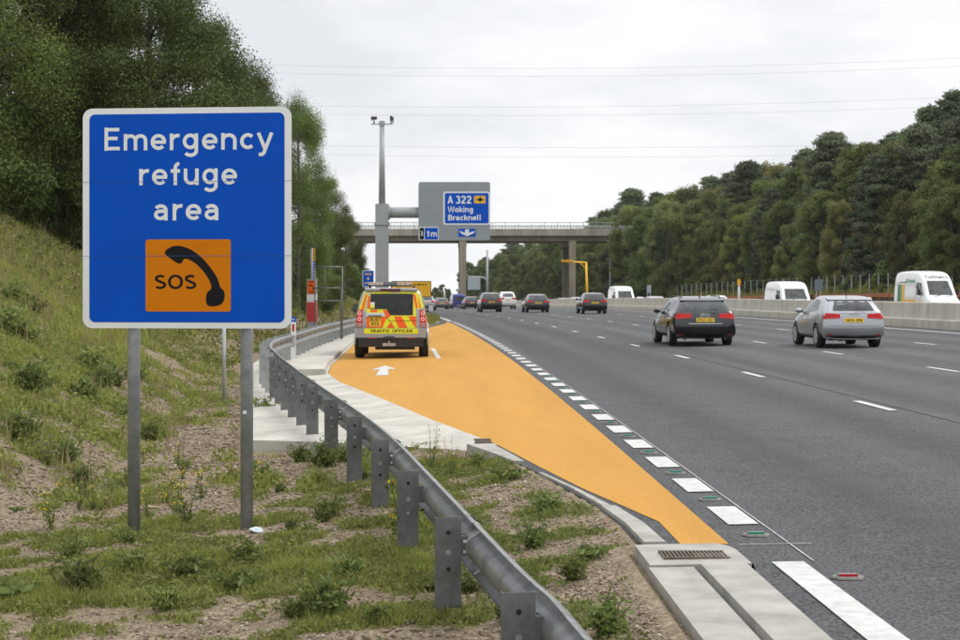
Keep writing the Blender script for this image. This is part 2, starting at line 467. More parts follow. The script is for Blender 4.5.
ORANGE_L = [(11.35, 1.62), (12.5, 1.62), (14.0, 1.36), (14.6, 1.25), (16.5, .98), (19.2, .62), (23.1, -.13), (27.6, -.9), (33.3, -1.92),
            (37, -2.35), (41, -2.5), (60, -2.55), (66, -2.3), (80, 0.3), (92, 1.7), (97, 1.9)]
PAVE_L = [(-40, 1.25), (11.3, 1.25), (11.5, 1.40), (12.4, 1.38), (13.4, 1.32), (14.6, 1.17), (16.5, .92)] + [(Y, u - .12) for Y, u in ORANGE_L[5:-2]] + [(96, 1.55), (600, 1.55)]
FOOT = [(0, -5.2), (10, -5.0), (14, -4.5), (20, -3.9), (30, -4.5), (40, -5.5), (60, -5.8), (80, -5.0), (110, -2.6), (150, -1.2), (600, -1.2)]
BASE = [(0, -.40), (10, -.42), (16, -.46), (24, -.32), (30, -.26), (42, -.12), (60, .05), (75, .12), (100, .05), (600, .05)]
PADL = [(20.4, -2.3), (38.8, -4.45), (45, -4.6)]

def terrain(u, Y):
    v = vdrop(Y)
    uk = lerp_list(PAVE_L, Y)
    road = zroad(u) - 0.07
    if u > uk + .25:
        if u < 42.4: return road + v
        fd = lerp_list([(400, 1), (470, 0)], Y)
        return v + .8 + fd * lerp_list([(42.4, -.1), (43.0, .2), (44.2, .85), (52, 1.3), (100, 7), (400, 20)], u) + (mnoise.noise((u * .2, Y * .2, 3)) * .25 if u > 45 else 0)
    uf = lerp_list(FOOT, Y); b = lerp_list(BASE, Y)
    X = u + off(Y)
    n = mnoise.noise((X * .5, Y * .5, 0.3)) * .07 + mnoise.noise((X * 2.1, Y * 2.1, 7.3)) * .03 + mnoise.noise((X * 6, Y * 6, 1.3)) * .012
    ur = rail_u(Y) if Y < 80 else uk - 2.2
    zk = 0.02 * uk + (.02 if Y < 11.2 else .0 if Y < 17.5 else -.06 if Y < 78 else .05)
    zr = -.19 if Y < 22 else lerp_list([(22, -.2), (36, -.22), (42, -.09), (60, -.04), (80, .05)], Y)
    ur = min(ur, uk - .25); uf = min(uf, ur - .4)
    fd = lerp_list([(250, 1), (330, 0)], Y)
    z = lerp_list([(-400, b + 17 * fd), (-60, b + 8.5 * fd), (uf - 11.5, b + 5.6 * fd), (uf - 10, b + 5.2 * fd), (uf, b), (ur, zr), (uk - .03, zk), (uk + .02, 0.02 * uk - .07)], u)
    if u < uk - .1:
        lim = min(1.0, (uk - .1 - u) / .5)
        f = .25 if (17.5 < Y < 82 and u > lerp_list(PADL, Y) - .1) else 1.0
        z += n * lim * f * (1.0 if u < ur else .5)
        if f < 1: z -= .05 * min(1, max(0, (Y - 20.6) / 2))
    return z + v

def fbm(x, y, s, o=0.0):
    return mnoise.noise((x * s, y * s, o)) + .5 * mnoise.noise((x * s * 2.1, y * s * 2.1, o + 5)) + .25 * mnoise.noise((x * s * 4.3, y * s * 4.3, o + 9))
def green(X, Y):
    """how grassy the verge is here, 0..1"""
    u = X - off(Y)
    n = .8 * fbm(X, Y, .55, 2.0) + 1.15 * fbm(X, Y * .6, 2.9, 4.0)
    uf = lerp_list(FOOT, Y); ur = rail_u(Y) if Y < 80 else 99
    if u > ur:                                      # between the barrier and the road
        b = .18 if Y > 12 else .05
        if u < ur + .55: b += .35
        if Y > 15.5: b += .25
        return b + n * .55
    if Y < 15.8: b = .37 + (.10 if 11 < Y < 14.5 else 0)
    elif u > uf - 1.2: b = .10 + max(0, (uf + 1.0 - u)) * .09     # the gravelly foot of the bank
    else: b = .60
    if u < uf - 4: b = .78
    return b + n * .62
def ground_pt(X, Y):
    return Vector((X, Y, terrain(X - off(Y), Y)))

# ------------------------------------------------------------------ ground sheet
Ys = [-60, -30, -12, -4, 0, 2] + list(np.arange(4, 40, .25)) + list(np.arange(40, 120, 1.0)) + list(np.arange(120, 600, 8)) + [600, 700, 900, 1200, 1800, 2600, 4000]
us = [-1500, -700, -300, -120, -80, -60, -45, -36, -30, -26, -23, -21, -19.5] + list(np.arange(-18, -.6, .2)) + list(np.arange(-.6, 2.25, .06)) + [2.6, 5, 10, 15, 18.5, 19.6, 25, 31, 36, 37.9, 38.5, 40, 41, 42, 43, 43.6, 44.2, 46, 49, 53, 60, 70, 85, 110, 160, 300, 700, 1500]
nu = len(us)
gv = np.array([(u + off(Y), Y, terrain(u, Y)) for Y in Ys for u in us])
idx = np.arange(len(Ys) * nu).reshape(len(Ys), nu)
gf = np.stack([idx[:-1, :-1], idx[:-1, 1:], idx[1:, 1:], idx[1:, :-1]], -1).reshape(-1, 4)
g = np_mesh('ground', gv, gf, SOIL)
gg = [min(1, max(0, (green(p[0], p[1]) if -30 < p[1] - 0 < 260 and -40 < p[0] - off(p[1]) < 3 else .75) - .12)) for p in gv]
g.data.attributes.new('grassy', 'FLOAT', 'POINT').data.foreach_set('value', gg)
g.data.polygons.foreach_set('use_smooth', [True] * len(g.data.polygons))
tag(g, 'brown stony soil verge and bank beside the motorway', None, None, 'structure')

def strip(name, ul, ur, Ylist, dz, m, kind='structure', cols=1):
    """a sheet on the road between two u-lines"""
    fl = ul if callable(ul) else (lambda Y, a=ul: a)
    fr = ur if callable(ur) else (lambda Y, a=ur: a)
    vs = []; fs = []
    for Y in Ylist:
        a, b = fl(Y), fr(Y)
        for k in range(cols + 1): vs.append(RP(a + (b - a) * k / cols, Y, dz))
    c = cols + 1
    for i in range(len(Ylist) - 1):
        for k in range(cols): fs.append((i * c + k, i * c + k + 1, (i + 1) * c + k + 1, (i + 1) * c + k))
    me = bpy.data.meshes.new(name); me.from_pydata(vs, [], fs); me.update()
    me.attributes.new('across', 'FLOAT', 'POINT').data.foreach_set('value', [v.x - off(v.y) for v in vs])
    o = link_mesh(name, me, m)
    o['kind'] = kind
    return o

YR = [-60, -30, -10, 0, 5, 8, 10] + list(np.arange(10.5, 20, .25)) + list(np.arange(20, 45, .5)) + list(np.arange(45, 110, 1.0)) + list(np.arange(110, 620, 4.0))
def pave_l(Y): return lerp_list(PAVE_L, Y)
def asphalt_l(Y): return max(pave_l(Y), 1.88) if Y < 10.5 else pave_l(Y) + (.09 if 18.9 < Y < 82 else -.06 if Y > 11.3 else .7 if Y < 11 else .3)
strip('carriageway', asphalt_l, 18.75, YR, 0.0, ASPHALT, cols=4)
strip('far_carriageway', 19.7, 37.6, [y for y in YR if y >= 20], 0.0, ASPHALT, cols=3)
YO = [11.35] + [y for y in YR if 11.4 < y < 97] + [97]
strip('refuge_surfacing', lambda Y: lerp_list(ORANGE_L, Y), 1.94, YO, 0.004, ORANGE_ROAD, cols=3)

def marks(name, items, m=PAINT):
    vs = []; fs = []
    for u0, u1, a, b in items:
        n = max(1, int((b - a) / 2.0))
        for i in range(n):
            y0 = a + (b - a) * i / n; y1 = a + (b - a) * (i + 1) / n
            k = len(vs)
            vs += [RP(u0, y0, .009), RP(u1, y0, .009), RP(u1, y1, .009), RP(u0, y1, .009)]
            fs.append((k, k + 1, k + 2, k + 3))
    me = bpy.data.meshes.new(name); me.from_pydata(vs, [], fs); me.update()
    o = link_mesh(name, me, m); o['kind'] = 'structure'
    return o
marks('lane_marking', [(6.09, 6.21, 5.9 + 9 * k - 1, 5.9 + 9 * k + 1) for k in range(0, 55)])
marks('lane_marking', [(9.94, 10.06, 6.4 + 9 * k - 1, 6.4 + 9 * k + 1) for k in range(0, 55)])
marks('lane_marking', [(13.79, 13.91, 2.5 + 9 * k - 1, 2.5 + 9 * k + 1) for k in range(0, 55)])
marks('edge_line', [(17.5, 17.66, 0, 500)])
marks('edge_line', [(2.07, 2.27, -20, 10.55), (2.09, 2.27, 97.5, 500)])
marks('refuge_entry_marking', [(2.09, 2.31, 12.75 + 2 * k - .5, 12.75 + 2 * k + .5) for k in range(0, 42)])
SEAL = mat('joint_sealant', (0.40, 0.395, 0.39), 0.8, var=0.3, scale=12)
marks('joint_line', [(2.33, 2.341, 10.56, 60)], SEAL)
TAR = mat('lane_joint_tar', (.028, .028, .03), .6, var=.3, scale=8)
marks('lane_joint', [(6.36, 6.385, 0, 220), (10.22, 10.24, 0, 220)], TAR)
marks('joint_line', [(2.0, 2.48, 11.28, 11.294)], SEAL)
marks('edge_line', [(20.5, 20.66, 30, 500), (36.3, 36.46, 30, 500)])
marks('lane_marking', [(24.6, 24.72, 9 * k, 9 * k + 2) for k in range(4, 55)])
marks('lane_marking', [(28.5, 28.62, 9 * k, 9 * k + 2) for k in range(4, 55)])
marks('lane_marking', [(32.4, 32.52, 9 * k, 9 * k + 2) for k in range(4, 55)])
# arrow and bay corner on the orange surfacing
ar = MB()
def flat(pts, dz=.009):
    ar.add([RP(u, Y, dz) for u, Y in pts], [tuple(range(len(pts)))])
flat([(-1.27, 35.5), (-1.0, 35.5), (-1.07, 38.2), (-1.25, 38.2)])
flat([(-1.46, 38.0), (-1.25, 38.21), (-1.07, 38.21), (-.88, 38.3), (-1.17, 40.2)])
o = ar.build('direction_arrow', PAINT); o['kind'] = 'structure'
ar = MB()
flat([(.08, 43.9), (.2, 43.9), (.13, 51.4), (.01, 51.4)])
flat([(-.3, 51.41), (.14, 51.41), (.14, 51.75), (-.3, 51.75)])
o = ar.build('bay_marking', PAINT); o['kind'] = 'structure'

# concrete channel between the refuge and the safety fence, and the pad behind the fence
def conc_z(t, Y):      # t 0 at refuge edge .. 1 at the pad's outer edge
    return 0
def concrete_sheet():
    vs = []; fs = []
    rows = list(np.arange(19.0, 46, .5)) + list(np.arange(46, 82, 1.0))
    n = 6
    for Y in rows:
        a = pave_l(Y) + .11
        ru = rail_u(Y)
        b = min(lerp_list(PADL, Y), ru - .35) if Y > 21 else a + (ru - .2 - a) * max(.12, (Y - 19) / 2.0)
        if Y > 60: b = ru - .45
        za = 0.02 * a + .008
        zb = lerp_list([(19, -.06), (22, -.165), (36, -.17), (42, -.06), (60, 0), (80, .06)], Y)
        for k in range(n + 1):
            t = k / n
            p = RP(a + (b - a) * t, Y)
            p.z = vdrop(Y) + za + (zb - za) * t ** .8
            vs.append(p)
        vs.append(vs[-1] - Vector((.01, 0, .35)))
    n += 1
    for i in range(len(rows) - 1):
        for k in range(n): fs.append((i * (n + 1) + k, i * (n + 1) + k + 1, (i + 1) * (n + 1) + k + 1, (i + 1) * (n + 1) + k))
    b0 = len(vs)
    vs += [vs[k] - Vector((0, .01, .35)) for k in range(n + 1)]
    for k in range(n): fs.append((k + 1, k, b0 + k, b0 + k + 1))
    me = bpy.data.meshes.new('concrete_channel'); me.from_pydata(vs, [], fs); me.update()
    o = link_mesh('concrete_channel', me, CONCRETE); o['kind'] = 'structure'
concrete_sheet()
# raised walkway with a kerb beside the parked vehicle
wk = MB()
rows = list(np.arange(36.6, 70, 1.0))
prof = [(-.06, -.2), (-.06, .085), (-.09, .115), (-1.06, .12), (-1.06, -.3)]
for i, Y in enumerate(rows):
    a = pave_l(Y) + .1
    for du, dz in prof:
        uu = a + (du if du > -1 else max(rail_u(Y) + .1 - a, -1.5))
        wk.v.append(tuple(RP(uu, Y, dz)))
m_ = len(prof)
for i in range(len(rows) - 1):
    for k in range(m_ - 1): wk.f.append((i * m_ + k, i * m_ + k + 1, (i + 1) * m_ + k + 1, (i + 1) * m_ + k))
wk.f += [tuple(range(m_)), tuple(range(len(wk.v) - 1, len(wk.v) - 1 - m_, -1))]
o = wk.build('walkway', CONCRETE); o['kind'] = 'structure'

# kerb pieces on the verge side of the refuge
def kerb(name, pts, width, h, m=KERBC):
    mb = MB()
    for (u, Y, wd) in pts:
        for du, dz in ((0, -.12), (0, h - .015), (-.02, h), (-wd, h), (-wd, -.12)):
            mb.v.append(tuple(RP(u + du, Y, dz)))
    for i in range(len(pts) - 1):
        for k in range(4): mb.f.append((i * 5 + k, i * 5 + k + 1, i * 5 + k + 6, i * 5 + k + 5))
    mb.f += [tuple(range(5)), tuple(range(len(mb.v) - 1, len(mb.v) - 6, -1))]
    o = mb.build(name, m); o['kind'] = 'structure'
    return o
kerb('kerb', [(1.53, 11.34, .16), (1.50, 12.3, .15), (1.40, 13.3, .13)], .15, .03)
kerb('kerb', [(1.385, 13.32, .09), (1.2, 14.6, .06), (.98, 15.9, .05)], .05, .02)
kerb('kerb', [(.86, 16.9, .12), (.74, 17.9, .2), (.60, 18.9, .3)], .2, .03)
kerb('kerb', [(1.5, 97, .12)] + [(1.5, Y, .12) for Y in range(105, 400, 8)], .12, .1)
# drainage: entry slab, two edge slabs with a slot between them
sb = MB()
def slab(pts, z0, z1, mb):
    n = len(pts)
    mb.add([RP(u, Y, z0) for u, Y in pts] + [RP(u, Y, z1) for u, Y in pts],
           [tuple(range(n - 1, -1, -1)), tuple(range(n, 2 * n))] + [(k, (k + 1) % n, n + (k + 1) % n, n + k) for k in range(n)])
slab([(1.30, 10.46), (1.93, 10.46), (1.93, 11.05), (1.90, 11.2), (1.84, 11.3), (1.30, 11.3)], -.15, .018, sb)
slab([(1.29, -6), (1.565, -6), (1.565, 10.44), (1.29, 10.44)], -.15, .006, sb)
slab([(1.605, -6), (1.885, -6), (1.885, 10.42), (1.605, 10.42)], -.15, .03, sb)
slab([(1.56, -6), (1.61, -6), (1.61, 10.44), (1.56, 10.44)], -.2, -.06, sb)
o = sb.build('drainage_channel', KERBC); o['kind'] = 'structure'
def grate(label, u0, u1, y0, y1, z, nb):
    t = thing('drain_grate', label, 'drain grate', RP((u0 + u1) / 2, (y0 + y1) / 2, z))
    fr = MB(); du = (u1 - u0); dy = (y1 - y0)
    fr.box(0, 0, -.008, du, dy, .012)
    fr.build('recess', HOLE, t)
    b = MB()
    for k in range(nb + 1): b.box(-du / 2 + du * k / nb, 0, .004, du / nb * .4, dy, .012)
    for s in (-1, 1): b.box(0, s * dy / 2, .0045, du + .02, .02, .015)
    b.build('bars', mat('rusty_iron', (0.16, 0.13, 0.10), 0.8, 0.3, var=0.3, scale=30), t)
grate('rusty iron drain grate in the concrete slab at the near orange tip', 1.42, 1.82, 10.66, 10.92, .02, 16)
grate('small dark drain grate where the pale concrete channel meets the weedy verge', .40, .58, 19.0, 19.5, .022, 8)

# road studs
IRON = mat('stud_iron', (0.20, 0.19, 0.175), 0.7, 0.3, var=0.2, scale=40)
GREENR = mat('green_reflector', (0.012, 0.26, 0.17), 0.2, var=0.1, scale=40, coat=0.5)
REDR = mat('red_reflector', (0.42, 0.012, 0.022), 0.2, var=0.1, scale=40, coat=0.5)
def stud(u, Y, m, label, group):
    t = thing('road_stud', label, 'road stud', RP(u, Y, .004), 0, group)
    b = MB()
    b.add([(x * .8, y * .8, 0) for x, y in ((-.13, 0), (-.08, -.09), (.08, -.09), (.13, 0), (.08, .09), (-.08, .09))] +
          [(x * .72, y * .72, .012) for x, y in ((-.13, 0), (-.08, -.09), (.08, -.09), (.13, 0), (.08, .09), (-.08, .09))],
          [(6, 7, 8, 9, 10, 11)] + [(k, (k + 1) % 6, 6 + (k + 1) % 6, 6 + k) for k in range(6)])
    b.build('housing', IRON, t)
    r = MB().box(0, .008, .017, .115, .05, .012); r.build('body', IRON, t)
    r = MB().box(0, -.027, .019, .10, .018, .018); r.build('reflector', m, t)
for k in range(14):
    Y = 11.72 + 2 * k
    lab = {0: 'green reflective road stud nearest the tip of the orange surfacing', 1: 'second green road stud up from the near tip of the orange surfacing',
           2: 'third green road stud up from the near tip of the orange surfacing'}.get(k, 'green reflective road stud between the white blocks beside the orange refuge')
    stud(2.19, Y, GREENR, lab, 'green road studs between the white blocks')
stud(2.40, 9.95, REDR, 'red reflective road stud beside the solid white edge line', None)

# ------------------------------------------------------------------ lettering: stroke alphabet (x height 1, capitals 1.4)
def _A(cx, cy, rx, ry, a0, a1, n=14):
    return [(cx + rx * math.cos(R(a0 + (a1 - a0) * k / n)), cy + ry * math.sin(R(a0 + (a1 - a0) * k / n))) for k in range(n + 1)]
G = {
 'E': (1.0, [[(.14, 0), (.14, 1.4)], [(.14, 1.275), (.92, 1.275)], [(.14, .74), (.82, .74)], [(.14, .125), (.95, .125)]]),
 'F': (.95, [[(.14, 0), (.14, 1.4)], [(.14, 1.275), (.90, 1.275)], [(.14, .70), (.80, .70)]]),
 'T': (1.0, [[(.5, 0), (.5, 1.4)], [(.02, 1.275), (.98, 1.275)]]),
 'I': (.4, [[(.2, 0), (.2, 1.4)]]),
 'L': (.9, [[(.14, 0), (.14, 1.4)], [(.14, .125), (.85, .125)]]),
 'N': (1.2, [[(.14, 0), (.14, 1.4)], [(.2, 1.35), (1.0, .05)], [(1.06, 0), (1.06, 1.4)]]),
 'M': (1.4, [[(.14, 0), (.14, 1.4)], [(.2, 1.35), (.7, .5), (1.2, 1.35)], [(1.26, 0), (1.26, 1.4)]]),
 'K': (1.1, [[(.14, 0), (.14, 1.4)], [(.2, .55), (.95, 1.38)], [(.42, .8), (1.0, .02)]]),
 'X': (1.1, [[(.1, .02), (1.0, 1.38)], [(.1, 1.38), (1.0, .02)]]),
 'U': (1.15, [[(.14, 1.4), (.14, .5)] + _A(.57, .5, .43, .375, 180, 360) + [(1.0, 1.4)]]),
 'D': (1.15, [[(.14, .125), (.14, 1.275), (.5, 1.275)] + _A(.5, .7, .52, .575, 90, -90) + [(.14, .125)]]),
 'B': (1.05, [[(.14, 0), (.14, 1.4)], [(.14, 1.275), (.55, 1.275)] + _A(.55, 1.01, .27, .265, 90, -90) + [(.14, .745)], [(.14, .74), (.58, .74)] + _A(.58, .433, .32, .308, 90, -90) + [(.14, .125)]]),
 'R': (1.05, [[(.14, 0), (.14, 1.4)], [(.14, 1.275), (.55, 1.275)] + _A(.55, .98, .3, .295, 90, -90) + [(.14, .685)], [(.5, .66), (.95, .02)]]),
 'C': (1.1, [_A(.6, .7, .465, .575, 48, 312)]),
 'O': (1.24, [_A(.62, .7, .49, .585, 0, 360, 28)]),
 'S': (.98, [_A(.49, 1.015, .34, .26, 35, 265) + _A(.47, .40, .375, .275, 85, -145)]),
 'A': (1.15, [[(.1, 0), (.575, 1.36)], [(1.05, 0), (.575, 1.36)], [(.28, .42), (.87, .42)]]),
 'W': (1.75, [[(.1, 1.4), (.48, .05), (.875, 1.3), (1.27, .05), (1.65, 1.4)]]),
 'H': (1.15, [[(.14, 0), (.14, 1.4)], [(1.01, 0), (1.01, 1.4)], [(.14, .72), (1.01, .72)]]),
 'Z': (1.0, [[(.1, 1.275), (.85, 1.275), (.13, .125), (.92, .125)]]),
 'P': (1.0, [[(.14, 0), (.14, 1.4)], [(.14, 1.275), (.55, 1.275)] + _A(.55, .95, .3, .325, 90, -90) + [(.14, .625)]]),
 '0': (1.0, [_A(.5, .7, .37, .58, 0, 360, 24)]),
 '1': (.62, [[(.40, 0), (.40, 1.4)], [(.10, 1.10), (.36, 1.33)]]),
 '2': (.98, [_A(.47, .98, .34, .3, 165, -20) + [(.14, .16)], [(.1, .125), (.9, .125)]]),
 '3': (.98, [_A(.45, 1.03, .32, .25, 150, -80), _A(.46, .41, .36, .3, 80, -150)]),
 '4': (1.0, [[(.68, 0), (.68, 1.35), (.1, .40), (.95, .40)]]),
 '5': (.98, [[(.85, 1.275), (.25, 1.275), (.2, .72)] + _A(.46, .44, .36, .33, 125, -140)]),
 '6': (.98, [_A(.5, .42, .36, .30, 0, 360, 20), [(.14, .45), (.25, .95), (.66, 1.35)]]),
 '7': (.92, [[(.06, 1.275), (.80, 1.275), (.32, 0)]]),
 '8': (.98, [_A(.49, 1.03, .29, .25, 0, 360, 18), _A(.49, .40, .36, .28, 0, 360, 20)]),
 'a': (.95, [_A(.43, .63, .30, .25, 155, 0) + [(.73, .0)], [(.73, .57), (.42, .565)] + _A(.40, .345, .27, .22, 90, 270) + [(.55, .15), (.73, .30)]]),
 'c': (.88, [_A(.48, .5, .36, .38, 45, 315)]),
 'e': (.97, [_A(.48, .5, .36, .38, 0, 318, 20), [(.14, .49), (.92, .49)]]),
 'f': (.62, [_A(.52, 1.05, .22, .24, 85, 180) + [(.30, 0)], [(.02, .86), (.58, .86)]]),
 'g': (1.0, [_A(.46, .52, .34, .37, 0, 360, 22), [(.82, 1.0), (.82, -.05)] + _A(.48, -.05, .34, .27, 0, -150)]),
 'i': (.4, [[(.2, 0), (.2, 1.0)], [(.2, 1.18), (.2, 1.42)]]),
 'k': (.92, [[(.15, 0), (.15, 1.42)], [(.2, .38), (.78, .98)], [(.38, .55), (.86, .02)]]),
 'l': (.52, [[(.16, 1.42), (.16, .25)] + _A(.32, .25, .16, .14, 180, 280, 6)]),
 'm': (1.5, [[(.15, 0), (.15, 1.0)], [(.15, .55)] + _A(.45, .6, .30, .28, 170, 0) + [(.75, 0)], [(.75, .55)] + _A(1.05, .6, .30, .28, 170, 0) + [(1.35, 0)]]),
 'n': (1.0, [[(.15, 0), (.15, 1.0)], [(.15, .55)] + _A(.50, .56, .35, .32, 170, 0) + [(.85, 0)]]),
 'r': (.66, [[(.15, 0), (.15, 1.0)], [(.15, .5)] + _A(.53, .53, .37, .35, 175, 75)]),
 'u': (1.0, [[(.15, 1.0), (.15, .44)] + _A(.48, .44, .33, .32, 180, 350) + [(.83, .5)], [(.83, 0), (.83, 1.0)]]),
 'o': (1.0, [_A(.5, .5, .37, .38, 0, 360, 22)]),
 's': (.82, [_A(.41, .70, .26, .19, 35, 265) + _A(.40, .31, .28, .2, 85, -145)]),
 't': (.62, [[(.28, 1.3), (.28, .3)] + _A(.45, .3, .17, .18, 180, 280, 6), [(.04, .88), (.56, .88)]]),
 'p': (1.0, [_A(.54, .5, .34, .37, 0, 360, 22), [(.16, 1.0), (.16, -.4)]]),
 'y': (.92, [[(.08, 1.0), (.46, .05)], [(.86, 1.0), (.40, -.22), (.30, -.30), (.10, -.31)]]),
 'G': (1.15, [_A(.6, .7, .465, .575, 48, 345) + [(1.05, .68)], [(.62, .66), (1.05, .66)]]),
 ' ': (.5, []), '.': (.35, [[(.17, 0), (.17, .24)]]),
}
def smooth_loop(pts, n=4):
    q = []
    for i in range(len(pts)):
        for k in range(n): q.append(cat(pts[i - 1], pts[i], pts[(i + 1) % len(pts)], pts[(i + 2) % len(pts)], k / n))
    return q
HANDSET = smooth_loop([(257, 421), (259, 413), (267, 407), (280, 402), (300, 403), (325, 413), (350, 432), (372, 457), (388, 482), (395, 503), (403, 511), (406, 527),
           (398, 544), (378, 550), (363, 547), (359, 532), (363, 515), (372, 507), (370, 492), (357, 470), (338, 449), (318, 436), (305, 434), (298, 444), (288, 444), (272, 434)])
def stroke_mesh(mb, pts, wd, X, y):
    """one pen stroke as a flat ribbon facing -y; X maps glyph units to the plane"""
    pts = [Vector((p[0], p[1])) for p in pts]
    q = [pts[0]]
    for p in pts[1:]:
        if (p - q[-1]).length > 1e-5: q.append(p)
    pts = q; closed = (pts[0] - pts[-1]).length < 1e-4
    n = len(pts); L = []; Rr = []
    for i in range(n):
        if closed: a = pts[(i - 1) % (n - 1)]; b = pts[i % (n - 1)]; c = pts[(i + 1) % (n - 1)]
        else: a = pts[max(i - 1, 0)]; b = pts[i]; c = pts[min(i + 1, n - 1)]
        d1 = (b - a).normalized() if (b - a).length > 0 else (c - b).normalized()
        d2 = (c - b).normalized() if (c - b).length > 0 else d1
        n1 = Vector((-d1.y, d1.x)); n2 = Vector((-d2.y, d2.x))
        m = (n1 + n2)
        m = m.normalized() if m.length > 1e-6 else n1
        k = wd / 2 / max(.45, m.dot(n1))
        L.append(b + m * k); Rr.append(b - m * k)
    vs = []
    for a, b in zip(L, Rr): vs += [X(a, y), X(b, y)]
    mb.add(vs, [(2 * i, 2 * i + 1, 2 * i + 3, 2 * i + 2) for i in range(n - 1)])
def text(mb, s, x0, z0, xh, width=None, wd=.25, y=0.0, align='left', gap=.10, fn=None):
    """writes s with its baseline at z0; width stretches it to a measured length"""
    adv = sum(G[c][0] + gap for c in s) - gap
    sx = xh if width is None else width / adv
    if align == 'center': x0 = x0 - adv * sx / 2
    cur = 0; j = 0
    for c in s:
        a, st = G[c]
        for p in st:
            def X(v, yy, cur=cur): 
                P_ = (x0 + (cur + v.x) * sx, yy, z0 + v.y * xh)
                return fn(P_) if fn else P_
            stroke_mesh(mb, p, wd, X, y - .0003 * (j % 4)); j += 1
        cur += a + gap
    return adv * sx



# ------------------------------------------------------------------ the big blue sign
SG = .00343                                   # metres per zoomed pixel of the sign panel
SGY = 14.2
def build_main_sign():
    cx = (186.5 - 440) * SGY / F
    gz = terrain(cx, SGY)
    t = thing('road_sign', 'large blue sign reading Emergency refuge area above an amber SOS telephone panel', 'road sign', (cx, SGY, gz), R(-6))
    top = CZ + (292 - 107.5) * SGY / F - gz
    def zz(p): return top - (p - 63) * SG
    def xx(p): return (p - 310) * SG
    x0, x1, z0, z1 = xx(49), xx(571), zz(604), zz(63)
    p = MB().prism(rrect(x0, z0, x1, z1, .085, 8), -.004, .004)
    p.build('panel', WHITE, t)
    b = MB().prism(rrect(x0 + .058, z0 + .05, x1 - .058, z1 - .05, .05, 8), -.0062, -.0042)
    b.build('blue_face', BLUE, t)
    lt = MB()
    text(lt, 'Emergency', xx(103), zz(167), 40.5 * SG, 422 * SG, y=-.0072, wd=.21, gap=.14)
    text(lt, 'refuge', xx(190), zz(253), 40.5 * SG, 248 * SG, y=-.0072, wd=.21, gap=.14)
    text(lt, 'area', xx(228), zz(339.5), 40.5 * SG, 167 * SG, y=-.0072, wd=.21, gap=.14)
    lt.build('lettering', WHITE, t)
    am = MB().prism(rrect(xx(208), zz(563), xx(421), zz(386), .022), -.0078, -.0064)
    am = am.build('amber_panel', AMBER, t)
    h = MB().prism([(xx(a), zz(c)) for a, c in HANDSET], -.0094, -.0082)
    h.build('handset_symbol', INK, am)
    s = MB(); text(s, 'SOS', xx(230), zz(508), 25.5 * SG, 106 * SG, y=-.0086, wd=.23); s.build('lettering', INK, am)
    sm = MB()
    for q in (244, 426.5): sm.box(0, -.0108, zz(q), x1 - x0 - .004, .0008, .0028)
    sm.build('panel_seam', mat('seam', (.03, .10, .40), .6, var=.1), t)
    for q in (244, 426.5):
        r = MB().box(0, .02, zz(q), x1 - x0 - .1, .03, .05); r.build('mounting_rail', GALV, t)
    for pxx in (129 + .5, 245.5):
        lx = (pxx - 186.5) * SGY / F
        pm = MB().tube((lx, .09, -.5), (lx, .09, zz(110)), .0535, n=20)
        po = pm.build('post', mat('sign_post_steel', (0.27, 0.28, 0.285), 0.5, 0.4, var=0.2, scale=12, bump=.05), t, True)
        c = MB()
        c.tube((lx, .09, zz(110)), (lx, .09, zz(110) + .006), .052, n=16)
        c.build('post_cap', BLACKTRIM, po)
    # sticker on the right post
    lx = (245.5 - 186.5) * SGY / F
    st = MB().box(lx - .006, .0345, 1.02, .03, .004, .028); st.build('sticker', WHITE, t)
build_main_sign()

